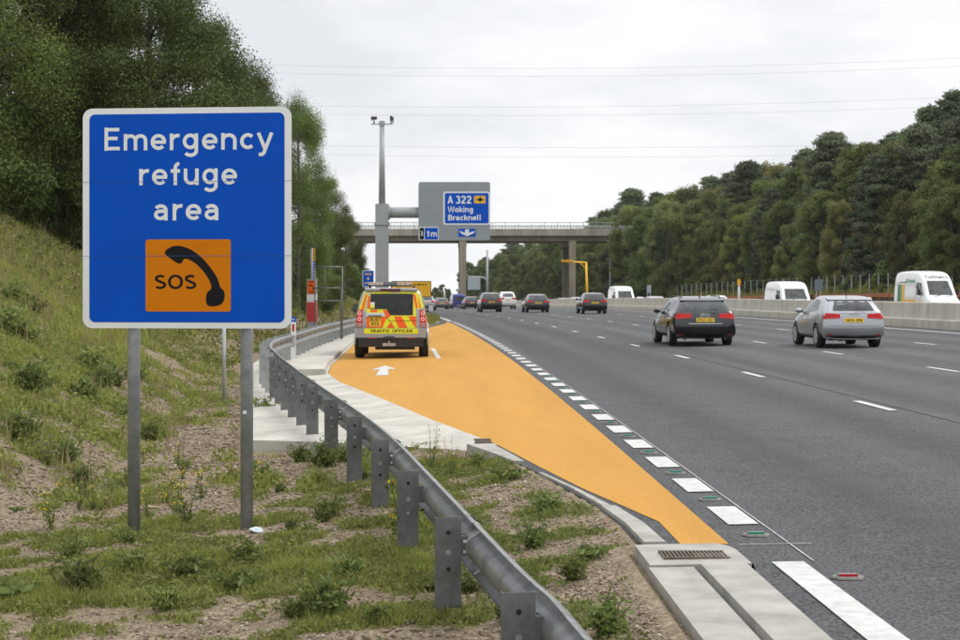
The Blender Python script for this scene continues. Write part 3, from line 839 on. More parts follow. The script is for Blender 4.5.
# ------------------------------------------------------------------ safety fence
def build_fence():
    t = thing('safety_barrier', 'grey corrugated steel safety barrier curving round the orange refuge', 'crash barrier', (0, 0, 0))
    H = .31
    prof = [(.022, -.004), (.03, 0), (.042, -.004), (.076, -.026), (.083, -.042), (.078, -.060), (.048, -.078), (.016, -.094), (.003, -.112), (-.003, -.134), (-.005, -.155), (-.003, -.176), (.003, -.198), (.016, -.216),
            (.048, -.232), (.078, -.250), (.083, -.268), (.076, -.284), (.042, -.306), (.03, -.31), (.022, -.306)]
    prof = [(a - .078, b) for a, b in prof]
    th = .004
    s = 0.0; S = []
    while s < _rl[-1] - .01:
        S.append(s); s += .3 if s < 30 else .6
    mb = MB(); n = len(prof)
    for layer in (0, 1):
        for s in S:
            p, d = rail_at(s)
            nrm = Vector((d.y, -d.x, 0))           # towards the traffic
            for a, z in prof:
                mb.v.append(tuple(p + nrm * (a - layer * th) + Vector((0, 0, z))))
    N = len(S)
    for layer in (0, 1):
        b = layer * N * n
        for i in range(N - 1):
            for k in range(n - 1):
                f = (b + i * n + k, b + i * n + k + 1, b + (i + 1) * n + k + 1, b + (i + 1) * n + k)
                mb.f.append(f if layer == 0 else f[::-1])
    # close the two long edges
    o = N * n
    for k in (0, n - 1):
        for i in range(N - 1): mb.f.append((i * n + k, (i + 1) * n + k, o + (i + 1) * n + k, o + i * n + k))
    me = bpy.data.meshes.new('rail'); me.from_pydata(mb.v, [], mb.f); me.update()
    RAILM = mat('rail_galvanised', (0.235, 0.242, 0.242), 0.42, 0.6, var=0.3, scale=7, bump=0.05, bscale=60)  # darker than bare zinc: shade on the rail's rear side put into the colour
    rail = link_mesh('rail', me, RAILM, t, True)
    # posts
    s0 = None
    best = None
    for i in range(4000):
        s = i * .01
        if s > _rl[-1]: break
        p, d = rail_at(s)
        if p.y > 7.75: s0 = s; break
    ss = []
    s = s0 - 2.4
    while s < _rl[-1]:
        ss.append(s)
        p, d = rail_at(s)
        s += 2.4 if p.y < 20 else 1.6
    bolts = MB(); plates = MB(); splices = MB()
    for i, s in enumerate(ss):
        p, d = rail_at(s)
        nrm = Vector((d.y, -d.x, 0))
        q = p - nrm * .19
        gz = terrain(q.x - off(q.y), q.y)
        h = p.z + .02 - gz
        hw = .078
        far = p.y > 22
        # channel: web faces back along the road, lips turned away
        M = Matrix.Translation((q.x, q.y, gz)) @ Matrix.Rotation(math.atan2(d.y, d.x) - PI / 2 - (0 if not far else 0), 4, 'Z')
        m2 = MB()
        outl = [(-hw, 0), (hw, 0), (hw, .045), (hw - .005, .045), (hw - .005, .005), (-hw + .005, .005), (-hw + .005, .045), (-hw, .045)]
        vs = [M @ Vector((a, b, -.4)) for a, b in outl] + [M @ Vector((a, b, h)) for a, b in outl]
        k = len(outl)
        m2.add(vs, [tuple(range(k)), tuple(range(2 * k - 1, k - 1, -1))] + [(j, (j + 1) % k, k + (j + 1) % k, k + j) for j in range(k)])
        po = m2.build('post', GALVD if p.y < 30 else GALV, t)  # near posts take the shade-darkened steel, far posts the plain one
        for j, z in enumerate((h - .09, h - .21, h - .31)):
            c = M @ Vector((0, -.0, z))
            b = MB().tube(c, c - (M.to_3x3() @ Vector((0, .004, 0))), .013 if j != 1 else .017, n=10)
            if j == 1: b.build('bolt', GALV, po)
            else: b.build('bolt_hole', HOLE if j == 0 or i % 3 else GALV, po)
        # bracket from post to rail and bolts on the rail
        c = q + nrm * .125 + Vector((0, 0, p.z - .155 - q.z))
        c = Vector((q.x, q.y, p.z - .155)) + nrm * .093 + d * .03
        Mb = Matrix.Translation(c) @ Matrix.Rotation(math.atan2(d.y, d.x) - PI / 2, 4, 'Z')
        plates = MB().box(0, 0, 0, .05, .05, .12, Mb); plates.build('bracket', GALVD, po)
        if p.y < 24:
            for dz in (-.045, .045):
                cc = Vector((p.x, p.y, p.z - .155 + dz)) + d * .1
                MB().tube(cc - nrm * .078, cc - nrm * .098, .016, n=8).build('rail_bolt', DARKM, po)
            if i % 2 == 0:                            # lapped joint of two beams
                lj = MB(); st_ = []
                for e in (-.16, 0, .16):
                    p2, d2 = rail_at(max(0, s + .06 + e)); n2 = Vector((d2.y, -d2.x, 0))
                    for lay in (.004, -.009):
                        for a, z in prof: lj.v.append(tuple(p2 + n2 * (a + lay) + Vector((0, 0, z * 1.012 + .003))))
                for q in range(2):
                    for lay in (0, 1):
                        b0 = (q * 2 + lay) * n; b1 = ((q + 1) * 2 + lay) * n
                        for k in range(n - 1): lj.f.append((b0 + k, b0 + k + 1, b1 + k + 1, b1 + k))
                    for k in (0, n - 1):
                        b0 = q * 2 * n + k; lj.f.append((b0, b0 + n, b0 + 3 * n, b0 + 2 * n))
                for q in (0, 2):
                    for k in range(n - 1): lj.f.append((q * 2 * n + k, q * 2 * n + k + 1, q * 2 * n + n + k + 1, q * 2 * n + n + k))
                lj.build('lap_joint', RAILM, rail, True)
                for e in (-.1, .1):
                    for dz in (-.125, -.185):
                        c0 = p + d * (.06 + e) - nrm * .084 + Vector((0, 0, dz))
                        MB().tube(c0, c0 - nrm * .022, .014, n=8).build('rail_bolt', GALV, rail)
            ct = p - nrm * .02 + d * .06 + Vector((0, 0, -.016))
            if i % 2 == 0:
                for e in (0, .14): MB().tube(ct + d * e, ct + d * e + Vector((0, 0, .014)) + nrm * .006, .017, n=8).build('rail_bolt', DARKM, po)
build_fence()

# ------------------------------------------------------------------ gantry with the direction sign
def build_gantry():
    Y = 130.0; s = F / Y
    bx = (382 - 440) / s
    g0 = terrain(bx - off(Y), Y)
    t = thing('gantry', 'tall grey cantilever gantry holding a road number panel and sensor mast', 'gantry', (bx, Y, g0))
    def X(p): return (p - 382) / s
    def Z(p): return CZ + (292 - p) / s - g0
    c = MB(); 
    c.box(0, 0, (Z(204) - .4) / 2, 13.0 / s, 13.0 / s, Z(204) + .4); c.build('column', GREYM, t)
    f = MB(); f.box(0, 0, Z(224), 15.5 / s, 15.5 / s, .18); f.box(0, 0, .06, 18 / s, 18 / s, .12); f.build('flange', GREYM, t)
    f = MB(); f.tube((0, 0, Z(204)), (0, 0, Z(124)), 3.4 / s, 2.3 / s, 14); f.build('mast', GREYM, t, True)
    f = MB(); f.box(0, 0, Z(124), 22 / s, .1, .09); f.tube((0, 0, Z(124) - .12), (0, 0, Z(121)), .22, .22, 12)
    f.build('crossbar', GREYM, t)
    a = MB()
    a.tube((X(374), 0, Z(124)), (X(374), 0, Z(119)), .05); a.box(X(374.3), 0, Z(118), .42, .25, .22)
    a.box(X(371.6), 0, Z(118.4), .10, .10, .3)
    a.build('sensor', DARKM, t)
    a = MB()
    a.tube((X(391), 0, Z(124)), (X(391), 0, Z(120)), .05); a.box(X(391.2), 0, Z(118.2), .2, .2, .34); a.box(X(393), 0, Z(120), .10, .1, .45)
    a.build('sensor', DARKM, t)
    a = MB(); a.tube((0, 0, Z(212.5)), (X(421), 0, Z(212.5)), 5.5 / s, n=18); a.tube((X(388.5), 0, Z(212.5)), (X(390), 0, Z(212.5)), 7.2 / s, n=18)
    a.build('arm', GREYM, t, True)
    p = MB().prism(rrect(X(418.5), Z(240.5), X(490), Z(182.3), .18), -.5, .0)
    pan = p.build('sign_panel', mat('panel_grey', (.285, .315, .335), .55, var=.05, scale=.6), t)
    y = -.505
    def q(xz): # zoom px of the 8.533x crop at (410,175)
        return (X(410 + xz[0] / 8.533), Z(175 + xz[1] / 8.533))
    def rr(x0, y0, x1, y1, r):
        a = q((x0, y1)); b = q((x1, y0)); return rrect(a[0], a[1], b[0], b[1], r)
    MB().prism(rr(283, 145, 681, 428, .16), y - .03, y).build('sign_border', WHITE, pan)
    MB().prism(rr(297, 157, 669, 415, .10), y - .036, y - .031).build('blue_face', BLUE, pan)
    lt = MB(); yy = y - .042
    u = 1 / 8.533 / s
    a = q((322, 247)); text(lt, 'A', a[0], a[1], 48 * u, 44 * u, y=yy, wd=.29)
    a = q((388, 247)); text(lt, '322', a[0], a[1], 48 * u, 136 * u, y=yy, wd=.27)
    a = q((322, 320)); text(lt, 'Woking', a[0], a[1], 35 * u, 216 * u, y=yy, wd=.27)
    a = q((325, 389)); text(lt, 'Bracknell', a[0], a[1], 34 * u, 284 * u, y=yy, wd=.27)
    lt.build('lettering', WHITE, pan)
    d = MB().prism(rr(546, 180, 643, 245, .05), y - .044, y - .038).build('yellow_patch', YELLOW, pan)
    MB().prism([q(v) for v in ((556, 213), (580, 207), (597, 192), (614, 207), (638, 213), (614, 219), (597, 233), (580, 219))], y - .05, y - .046).build('diamond_symbol', INK, pan)
    MB().prism(rr(76, 445, 244, 556, .03), y - .02, y).build('distance_border', WHITE, pan)
    MB().prism(rr(82, 452, 120, 552, .02), y - .026, y - .021).build('junction_number_patch', INK, pan)
    MB().prism(rr(126, 452, 238, 552, .02), y - .0265, y - .0215).build('distance_patch', BLUE, pan)
    lt = MB()
    a = q((88, 519)); text(lt, '3', a[0], a[1], 27 * u, 22 * u, y=y - .032, wd=.26)
    a = q((142, 527)); text(lt, '1', a[0], a[1], 33 * u, 24 * u, y=y - .032, wd=.3)
    a = q((178, 527)); text(lt, 'm', a[0], a[1], 36 * u, 52 * u, y=y - .032, wd=.27)
    lt.build('lettering', WHITE, pan)
    MB().prism(rr(412, 461, 559, 527, .02), y - .02, y).build('arrow_patch', BLUE, pan)
    MB().prism([q(v) for v in ((468, 466), (503, 466), (503, 494), (556, 478), (540, 500), (487, 524), (434, 500), (418, 478), (468, 494))], y - .027, y - .022).build('arrow_symbol', WHITE, pan)
    e = MB()
    for k in range(1, 7): e.box((X(418.5) + X(490)) / 2, -.502, Z(240.5) + k * (Z(182.3) - Z(240.5)) / 7, X(490) - X(418.5) - .06, .002, .012)
    e.build('panel_seam', mat('seam_grey', (.22, .245, .26), .6, var=.05), pan)
build_gantry()

# ------------------------------------------------------------------ bridge
def build_bridge():
    Y0 = 258.0; Y1 = 274.0; s = F / Y0
    t = thing('road_bridge', 'long concrete road bridge on tall slab piers crossing above the motorway', 'bridge', (0, Y0, 0))
    def Z(p): return CZ + (292 - p) / s
    x0, x1 = -75, 75
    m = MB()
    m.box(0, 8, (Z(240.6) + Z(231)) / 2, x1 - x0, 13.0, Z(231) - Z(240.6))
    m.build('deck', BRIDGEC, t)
    m = MB()
    for yy in (1.0, 15.0): m.box(0, yy, (Z(235.5) + Z(228.6)) / 2, x1 - x0, 1.2, Z(228.6) - Z(235.5))
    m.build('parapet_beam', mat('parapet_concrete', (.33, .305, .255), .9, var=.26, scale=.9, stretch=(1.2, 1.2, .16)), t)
    for yy in (1.0, 15.0):
        m = MB()
        zt = Z(222.2)
        for z in (zt, (zt + Z(228.6)) / 2, Z(227)): m.box(0, yy, z, x1 - x0, .08, .09)
        k = x0 + 1
        while k < x1:
            m.box(k, yy, (zt + Z(228.6)) / 2, .1, .1, zt - Z(228.6)); k += 2.0
        for e in range(300): 
            m.box(x0 + e * .5, yy, (zt + Z(228.6)) / 2, .035, .03, zt - Z(228.6))
        m.build('railing', GREYM, t)
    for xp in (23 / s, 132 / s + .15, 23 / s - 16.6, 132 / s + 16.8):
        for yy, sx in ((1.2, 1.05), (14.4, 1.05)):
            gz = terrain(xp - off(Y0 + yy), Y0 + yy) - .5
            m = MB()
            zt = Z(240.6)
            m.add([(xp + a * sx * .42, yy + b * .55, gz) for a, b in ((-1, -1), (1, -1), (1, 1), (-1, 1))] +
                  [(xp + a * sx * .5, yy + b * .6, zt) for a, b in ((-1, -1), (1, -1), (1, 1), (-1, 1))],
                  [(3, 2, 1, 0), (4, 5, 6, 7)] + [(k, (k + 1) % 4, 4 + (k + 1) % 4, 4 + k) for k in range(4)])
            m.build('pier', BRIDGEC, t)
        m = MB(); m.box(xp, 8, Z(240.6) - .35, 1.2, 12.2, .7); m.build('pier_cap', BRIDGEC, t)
build_bridge()

# ------------------------------------------------------------------ central barrier
def build_median():
    vs = []; fs = []
    prof = [(-.32, -.2), (-.32, .30), (-.30, .33), (-.155, .345), (-.12, .93), (-.10, .96), (.10, .96), (.12, .93), (.155, .345), (.30, .33), (.32, .30), (.32, -.2)]
    Yl = list(np.arange(20, 120, 2.0)) + list(np.arange(120, 560, 5.0))
    n = len(prof)
    for Y in Yl:
        for a, z in prof: vs.append(RP(19.15 + a, Y, z))
    for i in range(len(Yl) - 1):
        for k in range(n): fs.append((i * n + k, i * n + (k + 1) % n, (i + 1) * n + (k + 1) % n, (i + 1) * n + k))
    me = bpy.data.meshes.new('central_barrier'); me.from_pydata(vs, [], fs); me.update()
    bm = bmesh.new(); bm.from_mesh(me); bmesh.ops.recalc_face_normals(bm, faces=bm.faces); bm.to_mesh(me); bm.free()
    o = link_mesh('central_barrier', me, BARRIERC)
    tag(o, 'long pale stepped concrete barrier between the two carriageways', 'concrete barrier')
    j = MB()
    for Y in np.arange(22, 300, 6.0):
        p = RP(19.15, Y, 0)
        j.box(p.x - .141, p.y, p.z + .63, .006, .03, .54); j.box(p.x - .321, p.y, p.z + .15, .006, .03, .28)
    j.build('joint', mat('joint_grey', (.25, .24, .22), .9, var=.1), o)
build_median()

# ------------------------------------------------------------------ refuge furniture
def phone_pillar():
    Y = 67.0; s = F / Y; cx = (312 - 440) / s
    gz = terrain(cx - off(Y), Y)
    t = thing('emergency_phone', 'red and orange emergency phone pillar standing behind the steel barrier', 'emergency phone', (cx, Y, gz))
    def Z(p): return CZ + (292 - p) / s - gz
    hw = 4.9 / s
    MB().box(0, 0, Z(321.5) / 2 - .1, hw * 1.7, .34, Z(321.5) + .2).build('base', GREYM, t)
    MB().box(0, 0, (Z(321.5) + Z(302)) / 2, hw * 2.06, .38, Z(302) - Z(321.5)).build('red_box', mat('signal_red', (.55, .045, .05), .5, var=.1, scale=4), t)
    MB().box(0, 0, (Z(302) + Z(294.4)) / 2, hw * 2, .36, Z(294.4) - Z(302)).build('white_box', WHITE, t)
    MB().box(0, 0, (Z(294.4) + Z(279)) / 2, hw * 2, .36, Z(279) - Z(294.4)).build('housing', GREYM, t)
    f = MB().prism(rrect(-hw * .86, Z(294), hw * .86, Z(280.5), .02), -.19, -.183).build('orange_panel', mat('signal_orange', (.85, .13, .005), .45, var=.05), t)
    k = hw * 1.1 / 150; ce = (331, 476)
    MB().prism([((a - ce[0]) * k, Z(287.2) - (b - ce[1]) * k) for a, b in HANDSET], -.197, -.192).build('handset_symbol', INK, f)
    lt = MB(); text(lt, 'SOS', 0, Z(293.2), .062, .2, y=-.194, align='center', wd=.3); text(lt, 'SOS', 0, Z(282.6), .04, .2, y=-.194, align='center', wd=.3); lt.build('lettering', INK, f)
    for side in (-1, 1):
        e = MB()
        for q in range(6): e.box(side * (hw * 1.03 + .004), -.16, Z(320) + q * .13, .008, .06, .07)
        e.build('white_tape', WHITE, t)
    # tall marker post behind
    t2 = thing('marker_post', 'tall narrow yellow and blue marker post rising behind the emergency phone', 'marker post', (cx + 0.2 / s, Y + .7, gz))
    MB().tube((-1.6 / s, 0, -.3), (-1.6 / s, 0, Z(247.5)), .05, n=10).build('pole', GREYM, t2, True)
    MB().box(.6 / s, -.05, (Z(261) + Z(248)) / 2, 2.4 / s, .02, Z(248) - Z(261)).build('yellow_plate', YELLOW, t2)
    MB().box(.6 / s, -.05, (Z(278.5) + Z(261.3)) / 2, 2.4 / s, .02, Z(261.3) - Z(278.5)).build('blue_plate', BLUE, t2)
    e = MB()
    for q in range(5): e.box(.6 / s, -.062, Z(259.5) + q * .095, 1.1 / s, .003, .05)
    e.build('yellow_plate_marks', INK, t2)
    e = MB()
    for q in range(6): e.box(.6 / s, -.062, Z(276.5) + q * .105, 1.1 / s, .003, .05)
    e.build('blue_plate_marks', WHITE, t2)
phone_pillar()

def sign_frame():
    Y = 60.0; s = F / Y
    cx = (328.5 - 440) / s
    b0 = px(0, 0, Y)
    gz = CZ + (292 - 342) / s
    t = thing('sign_frame', 'empty thin grey steel sign frame standing on the pale walkway', 'sign frame', (cx, Y, gz))
    def X(p): return (p - 328.5) / s
    def Z(p): return CZ + (292 - p) / s - gz
    m = MB(); r = .022
    for z in (266.8, 288, 300.8): m.tube((X(314), 0, Z(z)), (X(342.5), 0, Z(z)), r, n=8)
    m.build('crossbar', GALVD, t, True)
    for x in (315, 342.3): MB().tube((X(x), 0, 0), (X(x), 0, Z(266.2)), r, n=8).build('leg', GALVD, t, True)
    MB().tube((X(325), 0, Z(301)), (X(325), 0, Z(267)), r * .8, n=8).build('upright', GALVD, t, True)
    MB().tube((X(340), .55, .0), (X(341), .02, Z(289)), r, n=8).build('stay', GALVD, t, True)
    MB().box(X(334), .02, .02, .55, .05, .03).build('foot', DARKM, t)
sign_frame()

def small_signs():
    # driver location sign
    Y = 78.0; s = F / Y; cx = (368.3 - 440) / s
    gz = terrain(cx - off(Y), Y)
    t = thing('location_sign', 'small blue location sign with yellow figures left of the parked traffic vehicle', 'location sign', (cx, Y, gz))
    def Z(p): return CZ + (292 - p) / s - gz
    hw = 5.7 / s
    p = MB().prism(rrect(-hw, Z(286.8), hw, Z(270.3), .04), -.02, 0).build('panel', WHITE, t)
    MB().prism(rrect(-hw + .03, Z(286.8) + .03, hw - .03, Z(270.3) - .03, .02), -.026, -.0215).build('blue_face', BLUE, t)
    lt = MB()
    text(lt, 'M3', 0, Z(275.4), .082, .30, y=-.031, align='center', wd=.26)
    text(lt, 'B', 0, Z(279.9), .082, .11, y=-.031, align='center', wd=.26)
    text(lt, '41.8', 0, Z(284.4), .082, .34, y=-.031, align='center', wd=.26)
    lt.build('lettering', mat('letter_yellow', (.85, .62, .16), .5, var=.02), t)
    for q in (-.13, .13): MB().tube((q, .03, -.4), (q, .03, Z(272)), .035, n=10).build('post', GALV, t, True)
    # yellow roadworks sign
    Y = 100.0; s = F / Y; x0, x1 = 391.5, 431.3
    cx = ((x0 + x1) / 2 - 440) / s; gz = terrain(cx - off(Y), Y)
    t = thing('roadworks_sign', 'wide yellow temporary information sign beyond the traffic officer vehicle', 'information sign', (cx, Y, gz))
    hw = (x1 - x0) / 2 / s
    p = MB().prism(rrect(-hw, Z(297.2), hw, Z(281), .04), -.03, 0).build('panel', INK, t)
    MB().prism(rrect(-hw + .04, Z(297.2) + .04, hw - .04, Z(281) - .04, .02), -.036, -.0315).build('yellow_face', YELLOW, t)
    e = MB(); rr_ = random.Random(3)
    for row, (z, xs) in enumerate(((284.6, 1.0), (288.2, .62))):
        x = -hw + .22
        while x < -hw + .2 + (2 * hw - .5) * xs:
            wd = rr_.uniform(.05, .085); e.box(x + wd / 2, -.039, Z(z), wd, .004, rr_.uniform(.07, .1)); x += wd + rr_.choice((.02, .02, .02, .08))
    e.build('dark_lettering', INK, t)
    for q in (-hw * .6, hw * .6): MB().tube((q, .04, -.4), (q, .04, Z(282)), .04, n=10).build('post', GALV, t, True)
    # verge marker with red reflector
    Y = 44.0; s = F / Y; cx = (293.3 - 440) / s; 
    gz = terrain(cx - off(Y), Y)
    t = thing('verge_marker', 'short white verge marker with blue top and red reflector behind the barrier bend', 'marker post', (cx, Y, gz))
    hw = 2.5 / s
    MB().box(0, 0, (Z(322) - .3) / 2, 2 * hw, .05, Z(322) + .3).build('body', WHITE, t)
    MB().box(0, 0, (Z(322) + Z(317)) / 2, 2.1 * hw, .052, Z(317) - Z(322)).build('blue_cap', BLUE, t)
    MB().box(0, -.028, (Z(331.5) + Z(324)) / 2, .9 * hw, .006, Z(324) - Z(331.5)).build('reflector', REDR, t)
    lt = MB(); text(lt, '41', 0, Z(321) + .02, .03, .07, y=-.029, align='center', wd=.3); lt.build('lettering', WHITE, t)
    # bare grey post behind the big sign
    Y = 30.0; s = F / Y; cx = (224 - 440) / s; gz = terrain(cx - off(Y), Y)
    t = thing('bare_post', 'thin bare grey steel post on the bank, seen below the large blue sign', 'post', (cx, Y, gz))
    MB().tube((0, 0, -.4), (0, 0, Z(300)), 2.0 / s, n=12).build('shaft', GALV, t, True)
    MB().tube((0, 0, Z(300)), (0, 0, Z(300) + .012), 1.7 / s, n=12).build('cap', BLACKTRIM, t)
small_signs()

# ------------------------------------------------------------------ vehicles
def paint(name, col, rough=0.25, metal=0.3):
    return mat(name, col, rough, metal, var=0.06, scale=1.5, coat=0.7)

def loft_body(st, wheels, ra, half_w):
    """closed body from stations [yB,yS,yT,zb,zs,zt,w,ws,wt,bulge]; wheel arches are cut out"""
    vs = []; rows = 8
    for (yB, yS, yT, zb, zs, zt, w, ws, wt, bl) in st:
        zm = zb + .55 * (zs - zb)
        ym = (yB + yS) / 2
        yF = yS + (yT - yS) * .93
        half = [(0, yB, zb), (.8 * w, yB, zb), (w * .985, yB, zb + .22 * (zs - zb)), (w, ym, zm), (ws, yS, zs),
                (wt, yF, zs + (zt - zs) * .93), (wt * .80, yT, zt - .006 if zt - zs > .1 else zt), (0, yT, zt)]
        sg = 1 if yS > 0 else -1
        half = [(x, y + sg * bl * (1 - (x / max(w, .01)) ** 2), z) for x, y, z in half]
        ring = half + [(-x, y, z) for x, y, z in half[-2:0:-1]]
        vs += ring
    n = 14
    fs = []
    for i in range(len(st) - 1):
        for k in range(n): fs.append((i * n + k, i * n + (k + 1) % n, (i + 1) * n + (k + 1) % n, (i + 1) * n + k))
    fs += [tuple(range(n)), tuple(range(len(vs) - 1, len(vs) - n - 1, -1))]
    # caps as quads across
    fs = fs[:-2]
    for b, fl in ((0, False), ((len(st) - 1) * n, True)):
        for a, c in ((0, 1), (1, 2), (2, 3), (3, 4), (4, 5), (5, 6)):
            if a == 0: f = (b, b + 1, b + 13); f = (b + 0, b + 1, b + 13)
            else: f = (b + a, b + c, b + 14 - c, b + 14 - a)
            fs.append(f if not fl else f[::-1])
        f = (b + 6, b + 7, b + 8); fs.append(f if not fl else f[::-1])
    me = bpy.data.meshes.new('tmp'); me.from_pydata(vs, [], fs); me.update()
    bm = bmesh.new(); bm.from_mesh(me); bmesh.ops.recalc_face_normals(bm, faces=bm.faces); bm.to_mesh(me); bm.free()
    o = bpy.data.objects.new('tmp', me); C.objects.link(o)
    sd = o.modifiers.new('s', 'SUBSURF'); sd.levels = 2; sd.render_levels = 2
    cut = MB()
    for yw in wheels:
        for sx in (-1, 1):
            cut.tube((sx * (half_w - .30), yw, ra[1]), (sx * (half_w + .2), yw, ra[1]), ra[0], n=28)
    cm = bpy.data.meshes.new('tmpc'); cm.from_pydata(cut.v, [], cut.f); cm.update()
    bm = bmesh.new(); bm.from_mesh(cm); bmesh.ops.recalc_face_normals(bm, faces=bm.faces); bm.to_mesh(cm); bm.free()
    co = bpy.data.objects.new('tmpc', cm); C.objects.link(co)
    bo = o.modifiers.new('b', 'BOOLEAN'); bo.operation = 'DIFFERENCE'; bo.object = co; bo.solver = 'EXACT'
    dg = bpy.context.evaluated_depsgraph_get()
    res = bpy.data.meshes.new_from_object(o.evaluated_get(dg))
    for q in (o, co): 
        d = q.data; bpy.data.objects.remove(q); bpy.data.meshes.remove(d)
    res.polygons.foreach_set('use_smooth', [True] * len(res.polygons))
    res.set_sharp_from_angle(angle=R(42))
    return res

def bvh_of(me):
    bm = bmesh.new(); bm.from_mesh(me); b = BVHTree.FromBMesh(bm); bm.free(); return b

AX = {'rear': (Vector((0, 1, 0)), lambda a, b: Vector((a, -12, b))), 'front': (Vector((0, -1, 0)), lambda a, b: Vector((a, 12, b))),
      'left': (Vector((1, 0, 0)), lambda a, b: Vector((-12, a, b))), 'right': (Vector((-1, 0, 0)), lambda a, b: Vector((12, a, b))),
      'top': (Vector((0, 0, -1)), lambda a, b: Vector((a, b, 12)))}
def drape(bvh, axis, pts, offset, mb, cuts=3, skirt=.012):
    """lays a flat outline on the body along an axis and gives it an edge"""
    d, org = AX[axis]
    bm = bmesh.new()
    vs = [bm.verts.new(org(a, b)) for a, b in pts]
    f = bm.faces.new(vs)
    bmesh.ops.triangulate(bm, faces=[f])
    for _ in range(cuts):
        L = [e for e in bm.edges if e.calc_length() > .10]
        if not L: break
        bmesh.ops.subdivide_edges(bm, edges=L, cuts=1, use_grid_fill=True)
        bmesh.ops.triangulate(bm, faces=[f for f in bm.faces if len(f.verts) > 3])
    for v in bm.verts:
        hit, nrm, i, dist = bvh.ray_cast(v.co, d, 20)
        if hit is None or (axis in ('left', 'right') and hit.dot(d) > -.25):
            near = bvh.find_nearest(v.co + d * (11.2 if axis in ('left', 'right') else 10.0))
            hit = near[0] if axis in ('left', 'right') else v.co + d * (near[0] - v.co).dot(d)
        v.co = hit - d * offset
    be = [e for e in bm.edges if len(e.link_faces) == 1]
    r = bmesh.ops.extrude_edge_only(bm, edges=be)
    for v in [g for g in r['geom'] if isinstance(g, bmesh.types.BMVert)]: v.co += d * (offset + skirt)
    bmesh.ops.recalc_face_normals(bm, faces=bm.faces)
    bm.verts.index_update()
    mb.add([v.co.copy() for v in bm.verts], [tuple(v.index for v in f.verts) for f in bm.faces])
    bm.free()

def wheel(parent, x, y, r, wd, spokes=5, rim=True):
    sx = 1 if x > 0 else -1
    mb = MB(); n = 28
    prof = [(-wd / 2, r * .66), (-wd / 2, r * .93), (-wd / 2 + .025, r), (wd / 2 - .025, r), (wd / 2, r * .93), (wd / 2, r * .66), (wd / 2 - .03, r * .64), (-wd / 2 + .03, r * .64)]
    for k in range(n):
        t = 2 * PI * k / n
        for a, q in prof: mb.v.append((x + a, y + q * math.cos(t), r + q * math.sin(t)))
    m = len(prof)
    for k in range(n):
        for j in range(m): mb.f.append((k * m + j, k * m + (j + 1) % m, ((k + 1) % n) * m + (j + 1) % m, ((k + 1) % n) * m + j))
    w = mb.build('wheel', TYRE, parent, True)
    if rim:
        b = MB(); xo = x + sx * (wd / 2 - .012)
        b.tube((xo - sx * .06, y, r), (xo - sx * .05, y, r), r * .63, n=20)
        d = MB()
        for k in range(spokes):
            t = 2 * PI * k / spokes + .3
            M = Matrix.Translation((xo, y, r)) @ Matrix.Rotation(t, 4, 'X')
            d.box(0, 0, r * .34, .03, r * .26, r * .60, M)
        d.tube((xo - .015, y, r), (xo + .015, y, r), r * .14, n=12)
        for k in range(20):
            t0, t1 = 2 * PI * k / 20, 2 * PI * (k + 1) / 20
            p = lambda q, t, e: (xo + e, y + q * math.cos(t), r + q * math.sin(t))
            d.add([p(r * .68, t0, sx * .012), p(r * .68, t1, sx * .012), p(r * .55, t1, sx * .012), p(r * .55, t0, sx * .012), p(r * .55, t1, -sx * .03), p(r * .55, t0, -sx * .03)], [(0, 1, 2, 3), (3, 2, 4, 5)])
        b.build('brake_disc', DARKM, w)
        d.build('rim', ALLOY, w)
    return w

def plate_on(t, bvh, axis, x0, z0, x1, z1, s, m=PLATEY, two=False):
    mb = MB(); drape(bvh, axis, [(x0, z0), (x1, z0), (x1, z1), (x0, z1)], .016, mb, 1)
    p = mb.build('number_plate', m, t)
    d, org = AX[axis]
    lines = s if isinstance(s, list) else [s]
    hh = (z1 - z0) / len(lines)
    lt = MB()
    fl = 1
    for i, ln in enumerate(lines):
        zc = z1 - hh * (i + 1) + hh * .2
        def fn(P):
            h = bvh.ray_cast(org(P[0], P[2]), d, 20)
            y = h[0].y if h[0] is not None else 0
            return (P[0], y - d.y * (.0195 + abs(P[1])), P[2])
        text(lt, ln, (x0 + x1) / 2, zc, hh * .6 / 1.4, (x1 - x0) * (.84 if len(ln) > 4 else .78), y=0, align='center', fn=fn, wd=.24)
    lt.build('plate_lettering', INK, p)

HATCH = [(1.84, 1.88, 1.88, .22, .44, .46, .62, .58, .50, .10), (1.86, 1.87, 1.86, .2, .66, .72, .76, .72, .62, .10), (1.6, 1.58, 1.55, .19, .78, .87, .855, .80, .68, .02),
         (1.0, .95, .88, .19, .89, 1.0, .87, .815, .62, 0), (.45, .40, .22, .19, .92, 1.34, .872, .84, .60, 0), (-.2, -.3, -.35, .19, .92, 1.435, .875, .845, .655, 0),
         (-.9, -.95, -.98, .19, .95, 1.425, .875, .845, .655, 0), (-1.35, -1.42, -1.50, .20, .98, 1.36, .87, .835, .635, 0), (-1.62, -1.72, -1.83, .22, .97, 1.02, .865, .825, .735, .05),
         (-1.74, -1.80, -1.86, .24, .90, .93, .86, .825, .77, .08), (-1.84, -1.88, -1.90, .26, .62, .66, .855, .835, .79, .10), (-1.86, -1.90, -1.92, .24, .46, .48, .845, .83, .78, .10), (-1.80, -1.84, -1.84, .22, .28, .30, .74, .72, .66, .08)]
def scaled(st, L, W, H, L0=3.84, W0=1.75, H0=1.435):
    return [(a * L / L0, b * L / L0, c * L / L0, d * H / H0, e * H / H0, f * H / H0, w * W / W0, ws * W / W0, wt * W / W0, bl) for a, b, c, d, e, f, w, ws, wt, bl in st]
